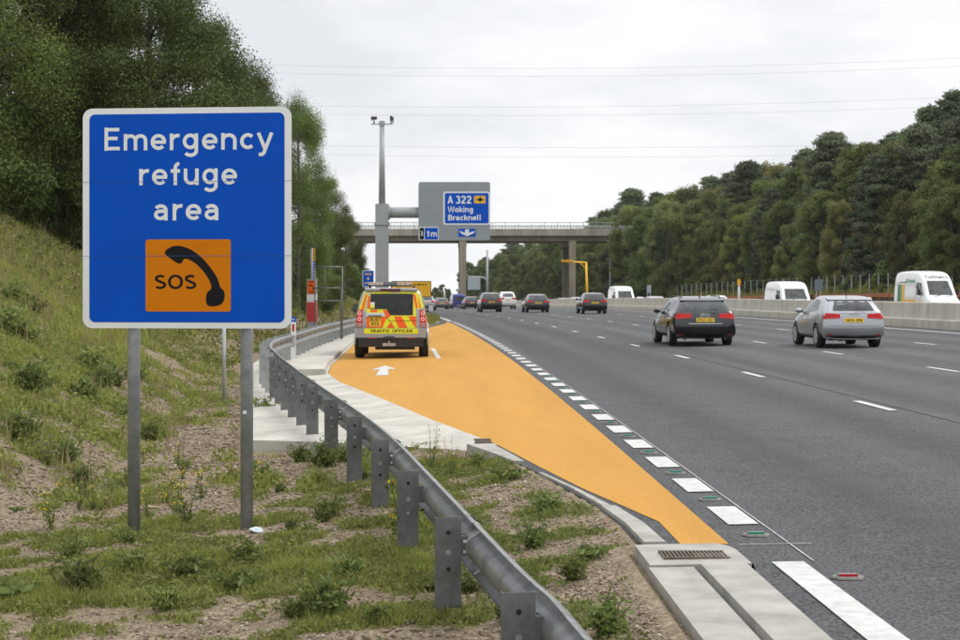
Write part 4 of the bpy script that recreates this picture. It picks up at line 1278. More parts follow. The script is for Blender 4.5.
ESTATE = [(2.36, 2.40, 2.40, .22, .42, .44, .66, .62, .54, .10), (2.38, 2.38, 2.37, .2, .60, .66, .80, .75, .64, .12), (2.05, 2.02, 2.0, .19, .77, .87, .905, .85, .70, .02),
          (1.25, 1.2, 1.1, .19, .89, 1.0, .925, .86, .64, 0), (.6, .55, .30, .19, .90, 1.36, .93, .89, .64, 0), (-.2, -.3, -.35, .19, .93, 1.455, .93, .895, .69, 0),
          (-1.2, -1.25, -1.28, .19, .96, 1.455, .93, .895, .69, 0), (-1.82, -1.88, -1.93, .20, .99, 1.40, .925, .885, .665, 0), (-2.10, -2.18, -2.29, .22, .99, 1.04, .92, .875, .77, .05),
          (-2.24, -2.30, -2.36, .24, .93, .96, .91, .875, .82, .08), (-2.36, -2.40, -2.42, .26, .64, .68, .905, .87, .80, .10), (-2.37, -2.42, -2.44, .24, .46, .48, .89, .87, .80, .10), (-2.30, -2.34, -2.34, .22, .28, .30, .80, .78, .72, .08)]

def make_car(name, label, loc, rz, kind, L, W, H, col_mat, plate='', group=None, detail=True, lights='wide', roof_rails=False, sy=1.0):
    """a hatchback or estate; local +Y is its front, z = 0 the road"""
    t = thing(name, label, 'car', loc, rz, group)
    if kind == 'estate': st, L0, W0, H0 = ESTATE, 4.86, 1.86, 1.455
    else: st, L0, W0, H0 = HATCH, 3.84, 1.75, 1.435
    fl, fw, fh = L / L0, W / W0, H / H0
    st = scaled(st, L, W, H, L0, W0, H0)
    wr = .335 if kind == 'estate' else .315
    wf, wb = (1.45, -1.46) if kind == 'estate' else (1.24, -1.20)
    wf *= fl; wb *= fl
    me = loft_body(st, (wf, wb), (wr + .055, wr + .01), W / 2)
    bvh = bvh_of(me)
    link_mesh('body', me, col_mat, t)
    hw = W / 2
    def part(nm, m, lst, off_=.004, cuts=3):
        mb = MB()
        for ax, pts in lst: drape(bvh, ax, pts, off_, mb, cuts)
        return mb.build(nm, m, t)
    yr = -L / 2
    X = lambda v: v * hw
    Z = lambda v: v * H
    # rear
    part('rear_window', GLASS, [('rear', [(X(-.80), Z(.70)), (X(.80), Z(.70)), (X(.68), Z(.905)), (X(-.68), Z(.905))])])
    # roof spoiler above the window
    mb = MB(); yy = bvh.ray_cast(Vector((0, -12, Z(.93))), Vector((0, 1, 0)))[0].y
    mb.add([(X(-.72), yy + .10, Z(.955)), (X(.72), yy + .10, Z(.955)), (X(.70), yy - .10, Z(.915)), (X(-.70), yy - .10, Z(.915)),
            (X(-.72), yy + .10, Z(.935)), (X(.72), yy + .10, Z(.935)), (X(.70), yy - .10, Z(.90)), (X(-.70), yy - .10, Z(.90))],
           [(0, 1, 2, 3), (7, 6, 5, 4), (0, 4, 5, 1), (1, 5, 6, 2), (2, 6, 7, 3), (3, 7, 4, 0)])
    mb.build('spoiler', col_mat, t)
    part('spoiler_edge', BLACKTRIM, [('rear', [(X(-.68), Z(.885)), (X(.68), Z(.885)), (X(.65), Z(.915)), (X(-.65), Z(.915))])], .006)
    if lights == 'wide': rl = [(.43, .565), (.93, .545), (.955, .60), (.915, .662), (.42, .642)]; 
    else: rl = [(.60, .50), (.94, .50), (.93, .68), (.80, .68)]
    for s_ in (-1, 1):
        pts = [(X(a) * s_, Z(b)) for a, b in rl]
        if s_ < 0: pts = pts[::-1]
        o = part('tail_light', REDLAMP, [('rear', pts)], .012)
        q = [(X(a) * s_, Z(b)) for a, b in ((rl[0][0] + .06, rl[0][1] + .012), (rl[1][0] - .08, rl[1][1] + .012), (rl[1][0] - .08, rl[1][1] + .026), (rl[0][0] + .06, rl[0][1] + .022))]
        if s_ < 0: q = q[::-1]
        mb = MB(); drape(bvh, 'rear', q, .015, mb, 2); mb.build('lamp_lens', mat('lamp_pink', (.70, .05, .045), .15, var=.1), o)
    part('bumper_trim', BLACKTRIM, [('rear', [(X(-.80), Z(.142)), (X(.80), Z(.142)), (X(.90), Z(.235)), (X(-.90), Z(.235))])], .008)
    if detail:
        part('tailgate_line', BLACKTRIM, [('rear', [(X(-.80), Z(.415)), (X(.80), Z(.415)), (X(.80), Z(.421)), (X(-.80), Z(.421))]), ('rear', [(X(-.42), Z(.652)), (X(.42), Z(.652)), (X(.42), Z(.657)), (X(-.42), Z(.657))])], .0025)
        part('chrome_strip', ALLOY, [('rear', [(X(-.52), Z(.445)), (X(.52), Z(.445)), (X(.52), Z(.456)), (X(-.52), Z(.456))])], .006) if kind == 'estate' else None
        ring = MB()
        for k in range(4):
            cx = (-.105 + .07 * k)
            yy = bvh.ray_cast(Vector((cx, -12, Z(.615 if kind == 'estate' else .635))), Vector((0, 1, 0)))[0].y - .012
            pp = [(cx + .042 * math.cos(2 * PI * j / 16), yy - .004 * (k % 2), Z(.615 if kind == 'estate' else .635) + .042 * math.sin(2 * PI * j / 16)) for j in range(17)]
            ring.path(pp, .0065, 6)
        ring.build('ring_emblem', ALLOY, t)
        e = MB()
        for x in ((-.42, -.34) if kind != 'estate' else (-.62, .62)): e.tube((X(x), yr + .2, Z(.155)), (X(x), yr + .02, Z(.155)), .038, n=12)
        e.build('exhaust', DARKM, t)
        part('rear_reflector', REDLAMP, [('rear', [(X(a), Z(.245)), (X(a + .16), Z(.245)), (X(a + .16), Z(.262)), (X(a), Z(.262))]) for a in (-.84, .68)], .01)
        mb = MB(); mb.path([(0, yy - .04, Z(.72)), (.12, yy + .02, Z(.735)), (.36, yy + .01, Z(.73))], .011, 6); mb.build('wiper', BLACKTRIM, t)
        mb = MB(); mb.path([(0, -L * .30, Z(.99)), (0, -L * .315, Z(1.03)), (0, -L * .335, Z(1.045))], [.022, .014, .004], 6); mb.build('aerial', BLACKTRIM, t)
    if plate:
        plate_on(t, bvh, 'rear', -.26, Z(.50) - .02, .26, Z(.50) + .092, plate)
    # sides
    if kind == 'estate':
        wins = [[(.86, .665), (.12, .655), (.10, .93), (.45, .90)], [(.03, .655), (-.90, .675), (-.86, .94), (.02, .932)], [(-.99, .68), (-1.72, .71), (-1.58, .915), (-.95, .94)]]
    else:
        wins = [[(.72, .665), (-.22, .66), (-.25, .935), (.30, .895)], [(-.32, .665), (-1.20, .70), (-1.05, .90), (-.34, .935)]]
    for sd_ in ('left', 'right'):
        for wv in wins:
            pts = [(a * fl, Z(b)) for a, b in wv]
            part('side_window', GLASS, [(sd_, pts)], .004)
        lines = []
        for yv in ((.95, .06, -.92) if kind == 'estate' else (.82, -.28)):
            lines.append((sd_, [(yv * fl, Z(.22)), (yv * fl + .012, Z(.22)), (yv * fl + .012, Z(.64)), (yv * fl, Z(.64))]))
        lines.append((sd_, [((-1.5 if kind == 'estate' else -1.0) * fl, Z(.585)), (1.0 * fl, Z(.575)), (1.0 * fl, Z(.581)), ((-1.5 if kind == 'estate' else -1.0) * fl, Z(.591))]))
        if detail: part('door_gap', BLACKTRIM, lines, .002, 4)
        part('sill', BLACKTRIM, [(sd_, [(-.82 * fl, Z(.135)), (.86 * fl, Z(.135)), (.86 * fl, Z(.185)), (-.82 * fl, Z(.185))])], .006)
        if detail:
            hs = [(-.05, .61)] if kind != 'estate' else [(.18, .61), (-.75, .62)]
            part('door_handle', col_mat, [(sd_, [(a * fl, Z(b)), (a * fl + .2, Z(b)), (a * fl + .2, Z(b) + .025), (a * fl, Z(b) + .025)]) for a, b in hs], .022)
    # front
    part('windscreen', GLASS, [('front', [(X(.78), Z(.715)), (X(-.78), Z(.715)), (X(-.66), Z(.90)), (X(.66), Z(.90))])])
    part('grille', BLACKTRIM, [('front', [(X(.34), Z(.22)), (X(-.34), Z(.22)), (X(-.40), Z(.42)), (X(.40), Z(.42))])], .008)
    for s_ in (-1, 1):
        pts = [(X(a) * s_, Z(b)) for a, b in ((.48, .42), (.78, .44), (.76, .49), (.50, .47))]
        part('headlight', CLEARLAMP, [('front', pts if s_ < 0 else pts[::-1])], .01)
    # mirrors
    for s_ in (-1, 1):
        bm = bmesh.new(); bmesh.ops.create_icosphere(bm, subdivisions=2, radius=1)
        for v in bm.verts: v.co = Vector((v.co.x * .105 + s_ * (hw * .96 + .07), v.co.y * .07 + .56 * fl, v.co.z * .075 + Z(.69)))
        me2 = bpy.data.meshes.new('mirror'); bm.to_mesh(me2); bm.free()
        o = link_mesh('mirror', me2, col_mat if not kind == 'estate' else col_mat, t, True)
        mb = MB().box(s_ * (hw * .93), .63 * fl, Z(.665), .12, .05, .03); mb.build('mirror_arm', BLACKTRIM, o)
    if roof_rails:
        mb = MB()
        for s_ in (-1, 1): mb.path([(s_ * X(.60), -1.65 * fl, Z(.965)), (s_ * X(.63), -1.5 * fl, Z(.995)), (s_ * X(.64), .0, Z(1.0)), (s_ * X(.61), .25, Z(.965))], .016, 6)
        mb.build('roof_rail', BLACKTRIM, t)
    for yw in (wf, wb):
        for s_ in (-1, 1): wheel(t, s_ * (hw - .125), yw, wr, .22)
    mb = MB(); mb.box(0, 0, .30, W * .72, L * .84, .16); mb.build('underbody', BLACKTRIM, t)
    return t

def on_road(pxx, Y, back):
    """rear end seen at pixel pxx, at depth Y; centre of the car lies half a length further on"""
    Yc = Y + back
    x = (pxx - 440) * Y / F
    u = x - off(Y)
    return RP(u, Yc)

make_car('estate_car', 'black estate car with red tail lights in the second lane, nearest of the black cars', on_road(705, 49.0, 2.43), heading(52), 'estate', 4.9, 1.87, 1.46, paint('black_paint', (.008, .009, .012), .18, .1), 'RF64 UOM', None, True, roof_rails=True)
make_car('hatchback', 'silver hatchback with wide red tail lights in the third lane, nearest car on the right', on_road(853.5, 45.4, 1.95), heading(47), 'hatch', 3.95, 1.74, 1.43, paint('silver_paint', (.36, .375, .40), .28, .55), 'HD16 ZFB', None, True)
far_grp = None
make_car('hatchback', 'small black hatchback with bright red tail lights in front of the yellow camera pole', on_road(595.2, 116, 2.0), heading(118), 'hatch', 4.0, 1.76, 1.47, paint('black_paint', (.008, .009, .012)), 'LK12 EXO', None, False)
make_car('estate_car', 'dark estate car in mid distance left of the small black hatchback', on_road(538.3, 131, 2.3), heading(133), 'estate', 4.6, 1.82, 1.44, paint('dark_grey_paint', (.022, .024, .03), .2, .3), 'KP13 OSN', None, False)
make_car('off_roader', 'tall dark brown car with silver roof in front of the white people carrier', on_road(491.5, 141, 2.0), heading(143), 'hatch', 4.2, 1.84, 1.66, paint('brown_black_paint', (.020, .016, .014), .2, .3), 'GU61 RTX', None, False)
make_car('people_carrier', 'white people carrier half hidden behind the tall dark brown car', on_road(508, 178, 2.1), heading(180), 'hatch', 4.3, 1.86, 1.86, paint('white_paint', (.74, .75, .75), .25, .0), 'SD10 FTP', None, False)
make_car('saloon_car', 'dark navy car just left of the tall brown car in the distance', on_road(472, 200, 2.1), heading(202), 'hatch', 4.2, 1.8, 1.5, paint('navy_paint', (.018, .022, .05), .2, .3), 'AB', None, False)
make_car('hatchback', 'grey hatchback far ahead between the silver car and the blue van', on_road(442.3, 214, 2.1), heading(216), 'hatch', 4.2, 1.8, 1.5, paint('grey_paint', (.13, .135, .14), .25, .4), 'AB', None, False)
make_car('people_carrier', 'silver people carrier partly hidden behind the traffic officer vehicle', on_road(427.0, 176, 2.1), heading(178), 'hatch', 4.2, 1.8, 1.62, paint('silver_paint', (.36, .375, .40)), 'AB', None, False)

# ------------------------------------------------------------------ vans
VAN = [(2.62, 2.64, 2.64, .25, .50, .52, .70, .66, .60, .10), (2.66, 2.66, 2.64, .22, .80, .90, .84, .80, .70, .12), (2.4, 2.36, 2.3, .22, 1.02, 1.16, .96, .92, .76, .04),
       (1.98, 1.95, 1.90, .22, 1.15, 1.28, .985, .95, .82, .05), (1.80, 1.74, 1.62, .22, 1.24, 1.55, .988, .955, .84, .06), (1.45, 1.38, 1.16, .22, 1.34, 2.22, .99, .968, .88, .05), (1.05, .98, .80, .22, 1.42, 2.52, .99, .972, .90, .03), (.3, .2, .1, .22, 1.5, 2.61, .99, .97, .90, 0), (-1.0, -1.0, -1.0, .22, 1.5, 2.62, .99, .97, .90, 0),
       (-2.3, -2.3, -2.3, .22, 1.5, 2.6, .99, .97, .90, 0), (-2.58, -2.58, -2.55, .24, 1.5, 2.52, .985, .965, .89, .0), (-2.66, -2.66, -2.66, .26, 1.3, 2.38, .97, .95, .87, .01), (-2.68, -2.68, -2.67, .28, 1.0, 2.1, .95, .93, .86, .01)]
def make_van(label, loc, rz, L, W, H, col_mat, livery=False, rear_plate='', front=True):
    t = thing('van', label, 'van', loc, rz)
    fl, fw, fh = L / 5.36, W / 1.99, H / 2.62
    st = [(a * fl, b * fl, c * fl, d, e * fh, f * fh, w * fw, ws * fw, wt * fw, bl) for a, b, c, d, e, f, w, ws, wt, bl in VAN]
    me = loft_body(st, (1.75 * fl, -1.6 * fl), (.40, .35), W / 2)
    bvh = bvh_of(me)
    link_mesh('body', me, col_mat, t)
    hw = W / 2
    def part(nm, m, lst, off_=.005, cuts=3, par=None):
        mb = MB()
        for ax, pts in lst: drape(bvh, ax, pts, off_, mb, cuts)
        return mb.build(nm, m, par or t)
    Z = lambda v: v * fh
    part('windscreen', GLASS, [('front', [(hw * .90, Z(1.36)), (-hw * .90, Z(1.36)), (-hw * .81, Z(2.08)), (hw * .81, Z(2.08))])])
    part('grille', BLACKTRIM, [('front', [(hw * .5, Z(.70)), (-hw * .5, Z(.70)), (-hw * .56, Z(.95)), (hw * .56, Z(.95))])], .012)
    part('lower_bumper', BLACKTRIM, [('front', [(hw * .7, Z(.32)), (-hw * .7, Z(.32)), (-hw * .72, Z(.55)), (hw * .72, Z(.55))])], .01)
    for s_ in (-1, 1):
        pts = [(hw * a * s_, Z(b)) for a, b in ((.60, .78), (.84, .84), (.82, 1.02), (.66, .98))]
        part('headlight', CLEARLAMP, [('front', pts if s_ < 0 else pts[::-1])], .012)
        part('tail_light', REDLAMP, [('rear', [(hw * a * s_, Z(b)) for a, b in ((.80, .75), (.92, .75), (.90, 1.35), (.80, 1.35))])], .012)
        mb = MB(); mb.box(s_ * (hw + .11), 1.36 * fl, Z(1.50), .16, .08, .30); mb.box(s_ * (hw * .98), 1.36 * fl, Z(1.46), .12, .05, .05); mb.build('mirror', BLACKTRIM, t)
    for sd_ in ('left', 'right'):
        part('side_window', GLASS, [(sd_, [(.62 * fl, Z(1.36)), (1.52 * fl, Z(1.34)), (1.22 * fl, Z(1.96)), (.62 * fl, Z(2.02))])])
        part('door_gap', mat('panel_gap', (.12, .12, .12), .8), [(sd_, [(a * fl, Z(.4)), (a * fl + .018, Z(.4)), (a * fl + .018, Z(b)), (a * fl, Z(b))]) for a, b in ((.48, 2.1), (-1.0, 2.2))], .003)
        part('side_strip', BLACKTRIM, [(sd_, [(-1.2 * fl, Z(.62)), (1.3 * fl, Z(.62)), (1.3 * fl, Z(.72)), (-1.2 * fl, Z(.72))])], .012)
    part('rear_window', GLASS, [('rear', [(-hw * .72, Z(1.45)), (-.04, Z(1.45)), (-.04, Z(2.0)), (-hw * .68, Z(2.0))]), ('rear', [(.04, Z(1.45)), (hw * .72, Z(1.45)), (hw * .68, Z(2.0)), (.04, Z(2.0))])])
    mb = MB(); yy = bvh.ray_cast(Vector((0, 12, Z(1.3))), Vector((0, -1, 0)))[0]
    if yy is not None:
        mb.path([(.5, yy.y + .03, Z(1.28)), (.1, yy.y - .05, Z(1.36))], .012, 6); mb.path([(-.2, yy.y + .03, Z(1.28)), (-.6, yy.y - .04, Z(1.36))], .012, 6)
    mb.build('wiper', BLACKTRIM, t)
    if rear_plate: plate_on(t, bvh, 'rear', -.26, Z(.55), .26, Z(.55) + .11, rear_plate)
    if livery:
        gr, ye, dk = mat('livery_green', (.02, .30, .09), .4), mat('livery_yellow', (.85, .42, .01), .4), mat('livery_dark', (.025, .05, .035), .4)
        # in side view the front is +y; the van's right flank faces the camera
        for k, (m, a0, a1, b0, b1) in enumerate(((dk, -2.02, -1.78, .62, .78), (gr, -1.78, -1.42, .78, .98), (ye, -1.42, -1.08, .98, 1.14))):
            part('livery_stripe', m, [('right', [(a0 * fl, Z(b0)), (a1 * fl, Z(b0)), (a1 * fl, Z(1.88)), (a0 * fl - .02, Z(1.92))]), ('right', [(a1 * fl + .002, Z(b0)), (.42 * fl, Z(b0)), (.42 * fl, Z(b1)), (a1 * fl + .002, Z(b1))])], .014 + .002 * k)
        part('livery_stripe', ye, [('right', [(1.05 * fl, Z(1.0)), (1.75 * fl, Z(.86)), (1.75 * fl, Z(.96)), (1.05 * fl, Z(1.1))])], .014)
        part('livery_stripe', gr, [('right', [(1.05 * fl, Z(.88)), (1.75 * fl, Z(.74)), (1.75 * fl, Z(.85)), (1.05 * fl, Z(.99))])], .014)
        part('livery_block', dk, [('right', [(-1.95 * fl, Z(2.0)), (-.72 * fl, Z(2.0)), (-.72 * fl, Z(2.2)), (-.80 * fl, Z(2.2)), (-.82 * fl, Z(2.06)), (-1.95 * fl, Z(2.03))])], .014)
        lt = MB()
        def fn_s(P):
            h = bvh.ray_cast(Vector((12, P[0], P[2])), Vector((-1, 0, 0)))[0]
            return ((h.x if h is not None else hw) + .012 + abs(P[1]), P[0], P[2])
        text(lt, 'Tuffnells', -.62 * fl, Z(1.99), .15, 1.0 * fl, fn=fn_s, wd=.3)
        lt.build('green_lettering', gr, t)
        lt = MB()
        def fn_f(P):
            h = bvh.ray_cast(Vector((-P[0], 12, P[2])), Vector((0, -1, 0)))[0]
            return (-P[0], (h.y if h is not None else 0) + .014 + abs(P[1]), P[2])
        text(lt, 'Tuffnells', -.66 * hw, Z(2.2), .13, 1.34 * hw, fn=fn_f, wd=.24)
        lt.build('dark_lettering', mat('livery_navy', (.02, .03, .07), .4), t)
    for yw in (1.75 * fl, -1.6 * fl):
        for s_ in (-1, 1): wheel(t, s_ * (hw - .13), yw, .345, .22, rim=False)
    MB().box(0, 0, .36, W * .7, L * .84, .16).build('underbody', BLACKTRIM, t)
    return t
WHITEP = paint('white_paint', (.74, .75, .75), .25, .0)
def oncoming(pxx, Y, L):
    """front end seen at pixel pxx and depth Y, driving towards the camera"""
    x = (pxx - 440) * Y / F
    return RP(x - off(Y), Y + L / 2)
def wh(Y): return heading(Y) + PI
make_van('tall white delivery van with green and yellow stripes beyond the concrete barrier', oncoming(948, 96, 6.9), wh(96), 6.9, 2.02, 3.02, WHITEP, True)
make_van('plain low white van beyond the concrete barrier, right of the black estate car', oncoming(800, 102, 5.3), wh(102), 5.3, 1.95, 2.33, WHITEP)
make_van('plain white van seen over the barrier next to the small black hatchback', oncoming(627, 158, 5.3), wh(158), 5.3, 1.95, 2.42, WHITEP)
make_van('blue van far ahead in front of the left bridge pier', on_road(459, 238, 2.4), heading(240), 4.9, 1.9, 2.15, paint('blue_paint', (.02, .035, .22), .3, .2), rear_plate='AB')
for i, (pxx, Y, m, lab) in enumerate(((515, 250, 'silver_paint', 'silver car roof showing over the concrete barrier right of the white people carrier'),
                                 (568, 190, 'grey_paint', 'grey car roof showing over the barrier below the right bridge pier'),
                                 (581, 176, 'silver_paint', 'silver car roof showing over the barrier beside the foot of the yellow camera pole'),
                                 (642, 158, 'white_paint', 'white car roof showing over the barrier just right of the distant white van'),
                                 (661, 142, 'silver_paint', 'silver car roof showing over the barrier left of the black estate car'),
                                 (724, 127, 'white_paint', 'white car roof showing over the barrier behind the black estate car'))):
    make_car('oncoming_car', lab, oncoming(pxx, Y, 4.2), wh(Y), 'hatch', 4.2, 1.8, 1.40 if i != 5 else 1.48, MATS[m], '', None, False)

# ------------------------------------------------------------------ the traffic officer vehicle
LRS = [(2.30, 2.34, 2.34, .40, .60, .62, .84, .80, .70, .05), (2.36, 2.36, 2.34, .38, .90, 1.00, .92, .88, .78, .05), (2.2, 2.18, 2.15, .36, 1.06, 1.14, .95, .92, .82, 0), (1.1, 1.08, 1.05, .36, 1.12, 1.20, .955, .925, .84, 0),
       (.95, .92, .85, .36, 1.13, 1.26, .955, .93, .84, 0), (.55, .5, .30, .36, 1.14, 1.80, .957, .935, .79, 0), (.2, .15, .05, .36, 1.15, 1.845, .957, .935, .79, 0), (-.6, -.6, -.6, .36, 1.16, 1.86, .957, .935, .79, 0),
       (-1.5, -1.5, -1.5, .36, 1.16, 1.87, .957, .935, .79, 0), (-2.15, -2.2, -2.15, .38, 1.15, 1.865, .95, .93, .785, 0), (-2.28, -2.32, -2.27, .40, 1.14, 1.83, .945, .925, .785, .01), (-2.32, -2.36, -2.31, .42, 1.08, 1.75, .935, .92, .80, .015),
       (-2.34, -2.38, -2.36, .44, .85, 1.30, .92, .915, .84, .015), (-2.36, -2.39, -2.38, .45, .72, 1.0, .91, .91, .86, .015)]
def build_traffic_vehicle():
    W = 1.915; hw = W / 2
    Yr = 44.6
    x = (391.6 - 440) * Yr / F
    t = thing('traffic_officer_car', 'high visibility yellow and orange traffic officer vehicle parked on the orange refuge', 'patrol car', RP(x - off(Yr), Yr + 2.38), heading(46) * .6)
    SIL = paint('silver_paint', (.36, .375, .40))
    HY = mat('fluorescent_yellow', (.78, .80, .02), .4, var=.05, scale=3)
    HO = mat('fluorescent_orange', (.90, .115, .008), .4, var=.05, scale=3)
    me = loft_body(LRS, (1.44, -1.44), (.44, .40), hw)
    bvh = bvh_of(me)
    link_mesh('body', me, SIL, t)
    def z(p): return (585 - p) / 263.0
    def xx(p): return (p - 293) / 263.0
    def Q(*ps): return [(xx(a), z(b)) for a, b in ps]
    def part(nm, m, lst, off_=.004, cuts=3, par=None):
        mb = MB()
        for ax, pts in lst: drape(bvh, ax, pts, off_, mb, cuts)
        return mb.build(nm, m, par or t)
    # yellow base on the tailgate and pillars, orange stripes over it
    base = part('yellow_panel', HY, [('rear', Q((122, 374), (466, 374), (468, 290), (452, 130), (438, 122), (352, 120), (352, 131), (240, 131), (240, 120), (142, 122), (120, 262)))], .003)
    part('yellow_pillar', HY, [('rear', Q((66, 248), (112, 248), (138, 122), (116, 120))), ('rear', Q((470, 240), (522, 240), (490, 122), (450, 122)))], .004)
    part('orange_pillar_stripe', HO, [('rear', Q((84, 246), (104, 246), (128, 140), (116, 138))), ('rear', Q((128, 238), (146, 238), (146, 150), (134, 150))), ('rear', Q((446, 140), (462, 140), (480, 235), (464, 235))), ('rear', Q((476, 140), (482, 160), (502, 234), (490, 234)))], .008)
    st = [Q((122, 372), (232, 372), (262, 300), (262, 330 - 32), (222, 298), (122, 298)),
          Q((262, 372), (318, 372), (292, 330)), Q((346, 372), (408, 372), (366, 292), (312, 292)), Q((446, 350), (466, 372), (466, 292), (412, 292)),
          Q((236, 248), (272, 248), (292, 290), (262, 310)), Q((146, 262), (196, 262), (202, 247), (152, 247))]
    part('orange_stripe', HO, [('rear', p) for p in st], .007)
    part('rear_window', GLASSD, [('rear', Q((148, 242), (262, 242), (286, 284), (444, 284), (446, 136), (354, 134), (240, 134), (150, 136)))], .011)
    mb = MB(); mb.path([(.02, -2.40, z(262)), (.10, -2.385, z(240)), (.36, -2.375, z(228))], .010, 6); mb.build('wiper', BLACKTRIM, t)
    part('window_sticker', WHITE, [('rear', Q((150, 236), (178, 236), (178, 194), (150, 194)))], .013, 1)
    part('window_sticker', HY, [('rear', Q((152, 234), (176, 234), (176, 212), (152, 212)))], .015, 1)
    part('handle_strip', ALLOY, [('rear', Q((122, 292), (248, 292), (246, 268), (122, 268)))], .016)
    part('handle_recess', BLACKTRIM, [('rear', Q((134, 291), (228, 291), (228, 284), (134, 284)))], .019, 2)
    part('tailgate_gap', BLACKTRIM, [('rear', Q((122, 298), (262, 298), (280, 326), (468, 324), (468, 321), (282, 323), (264, 295), (122, 295)))], .0095)
    mb = MB(); drape(bvh, 'rear', Q((143, 362), (222, 362), (222, 300), (143, 300)), .016, mb, 1); pl = mb.build('number_plate', PLATEY, t)
    lt = MB()
    def fn(P):
        h = bvh.ray_cast(Vector((P[0], -12, P[2])), Vector((0, 1, 0)))[0]
        return (P[0], h.y - .019 - abs(P[1]), P[2])
    text(lt, 'BU57', xx(182.5), z(327), .068, .255, align='center', fn=fn, wd=.26)
    text(lt, 'NTX', xx(182.5), z(357), .068, .20, align='center', fn=fn, wd=.26)
    lt.build('plate_lettering', INK, pl)
    bar = MB().box(0, -2.452, z(394), 1.42, .012, z(376) - z(412)).build('yellow_bar', HY, t)
    lt = MB()
    def fn2(P):
        return (P[0], -2.4605 - abs(P[1]), P[2])
    text(lt, 'TRAFFIC OFFICER', xx(295), z(404), .058, 296 / 263.0, align='center', fn=fn2, wd=.27)
    lt.build('lettering', INK, bar)
    # bumper
    mb = MB()
    for a, b, c, d_, e, m in (): pass
    mb.box(0, -2.37, z(407), W - .06, .15, z(374) - z(438)); mb.build('bumper', SIL, t)
    mb = MB(); mb.box(0, -2.34, z(470), W - .20, .16, z(438) - z(506)); mb.build('lower_bumper', BLACKTRIM, t)
    mb = MB()
    for s_ in (-1, 1): mb.box(s_ * .52, -2.425, z(441), .20, .02, .035)
    mb.build('rear_reflector', REDLAMP, t)
    mb = MB(); mb.box(-.02, -2.45, z(440), .22, .06, .07); mb.tube((-.16, -2.46, z(440)), (-.16, -2.52, z(440)), .035); mb.build('tow_socket', DARKM, t)
    mb = MB(); mb.path([(-.05, -2.38, z(490)), (-.05, -2.52, z(492)), (-.05, -2.53, z(462))], .022, 8); mb.box(-.05, -2.42, z(488), .34, .05, .08); mb.build('tow_bar', mat('steel_bright', (.42, .42, .42), .4, .5, var=.2), t)
    mb = MB(); mb.box(0, -1.44, .36, 1.3, .12, .12); mb.box(0, -1.9, .44, 1.2, .7, .16); mb.box(0, 0, .46, 1.5, 4.0, .2); mb.box(.1, -2.08, .33, 1.05, .34, .2); mb.tube((.2, -1.44, .36), (.45, -1.44, .36), .16, n=14); mb.build('underbody', BLACKTRIM, t)
    # tail lights with two round lenses
    for s_, x0, x1 in ((-1, 74, 115), (1, 470, 515)):
        xa, xb = sorted((s_ * .755, s_ * .915))
        pts = [(xa, z(368)), (xb, z(368)), (xb, z(246)), (xa, z(246))]
        o = part('tail_light', REDLAMP, [('rear', pts)], .022)
        xm = (xa + xb) / 2
        for zc in (270, 310):
            mb = MB(); drape(bvh, 'rear', ellipse(xm, z(zc), .056, .062, 16), .030, mb, 1); mb.build('lamp_lens', mat('lamp_pale', (.80, .42, .40), .15, var=.15, coat=.6), o)
            mb = MB(); drape(bvh, 'rear', ellipse(xm, z(zc), .028, .03, 12), .034, mb, 0); mb.build('lamp_core', mat('lamp_core', (.70, .10, .08), .15), o)
        mb = MB(); drape(bvh, 'rear', [(xa + .012, z(366)), (xb - .012, z(366)), (xb - .012, z(336)), (xa + .012, z(336))], .028, mb, 1); mb.build('reverse_lens', mat('lamp_smoke', (.42, .22, .24), .2), o)
    # roof: spoiler with brake light, light bar
    mb = MB(); mb.add([(-.70, -2.20, 1.862), (.70, -2.20, 1.862), (.68, -2.36, 1.845), (-.68, -2.36, 1.845), (-.70, -2.20, 1.80), (.70, -2.20, 1.80), (.68, -2.36, 1.79), (-.68, -2.36, 1.79)],
                      [(0, 1, 2, 3), (7, 6, 5, 4), (0, 4, 5, 1), (1, 5, 6, 2), (2, 6, 7, 3), (3, 7, 4, 0)]); mb.build('roof_spoiler', SIL, t)
    MB().box(-.02, -2.362, 1.818, .54, .012, .055).build('brake_light', mat('dark_red_lamp', (.10, .008, .008), .2), t)
    lb = MB().box(-.05, -1.15, 1.925, 1.20, .30, .03).build('light_bar', BLACKTRIM, t)
    MB().prism(rrect(-.65, 1.942, -.24, 2.018, .02), -1.31, -1.0).build('lamp_cover', CLEARLAMP, lb)
    MB().prism(rrect(.14, 1.942, .55, 2.018, .02), -1.31, -1.0).build('lamp_cover', CLEARLAMP, lb)
    MB().prism(rrect(-.235, 1.942, .135, 2.03, .02), -1.32, -.99).build('control_box', mat('bar_grey', (.16, .17, .18), .5, var=.1), lb)
    e = MB()
    for k in (-.6, -.45, -.32, .22, .36, .5): e.box(k, -1.315, 1.98, .07, .012, .05)
    e.build('lamp', mat('amber_lens', (.75, .35, .18), .2), lb)
    mb = MB()
    for s_ in (-1, 1): mb.box(s_ * .60, -1.15, 1.89, .06, .12, .06)
    mb.build('bracket', DARKM, lb)
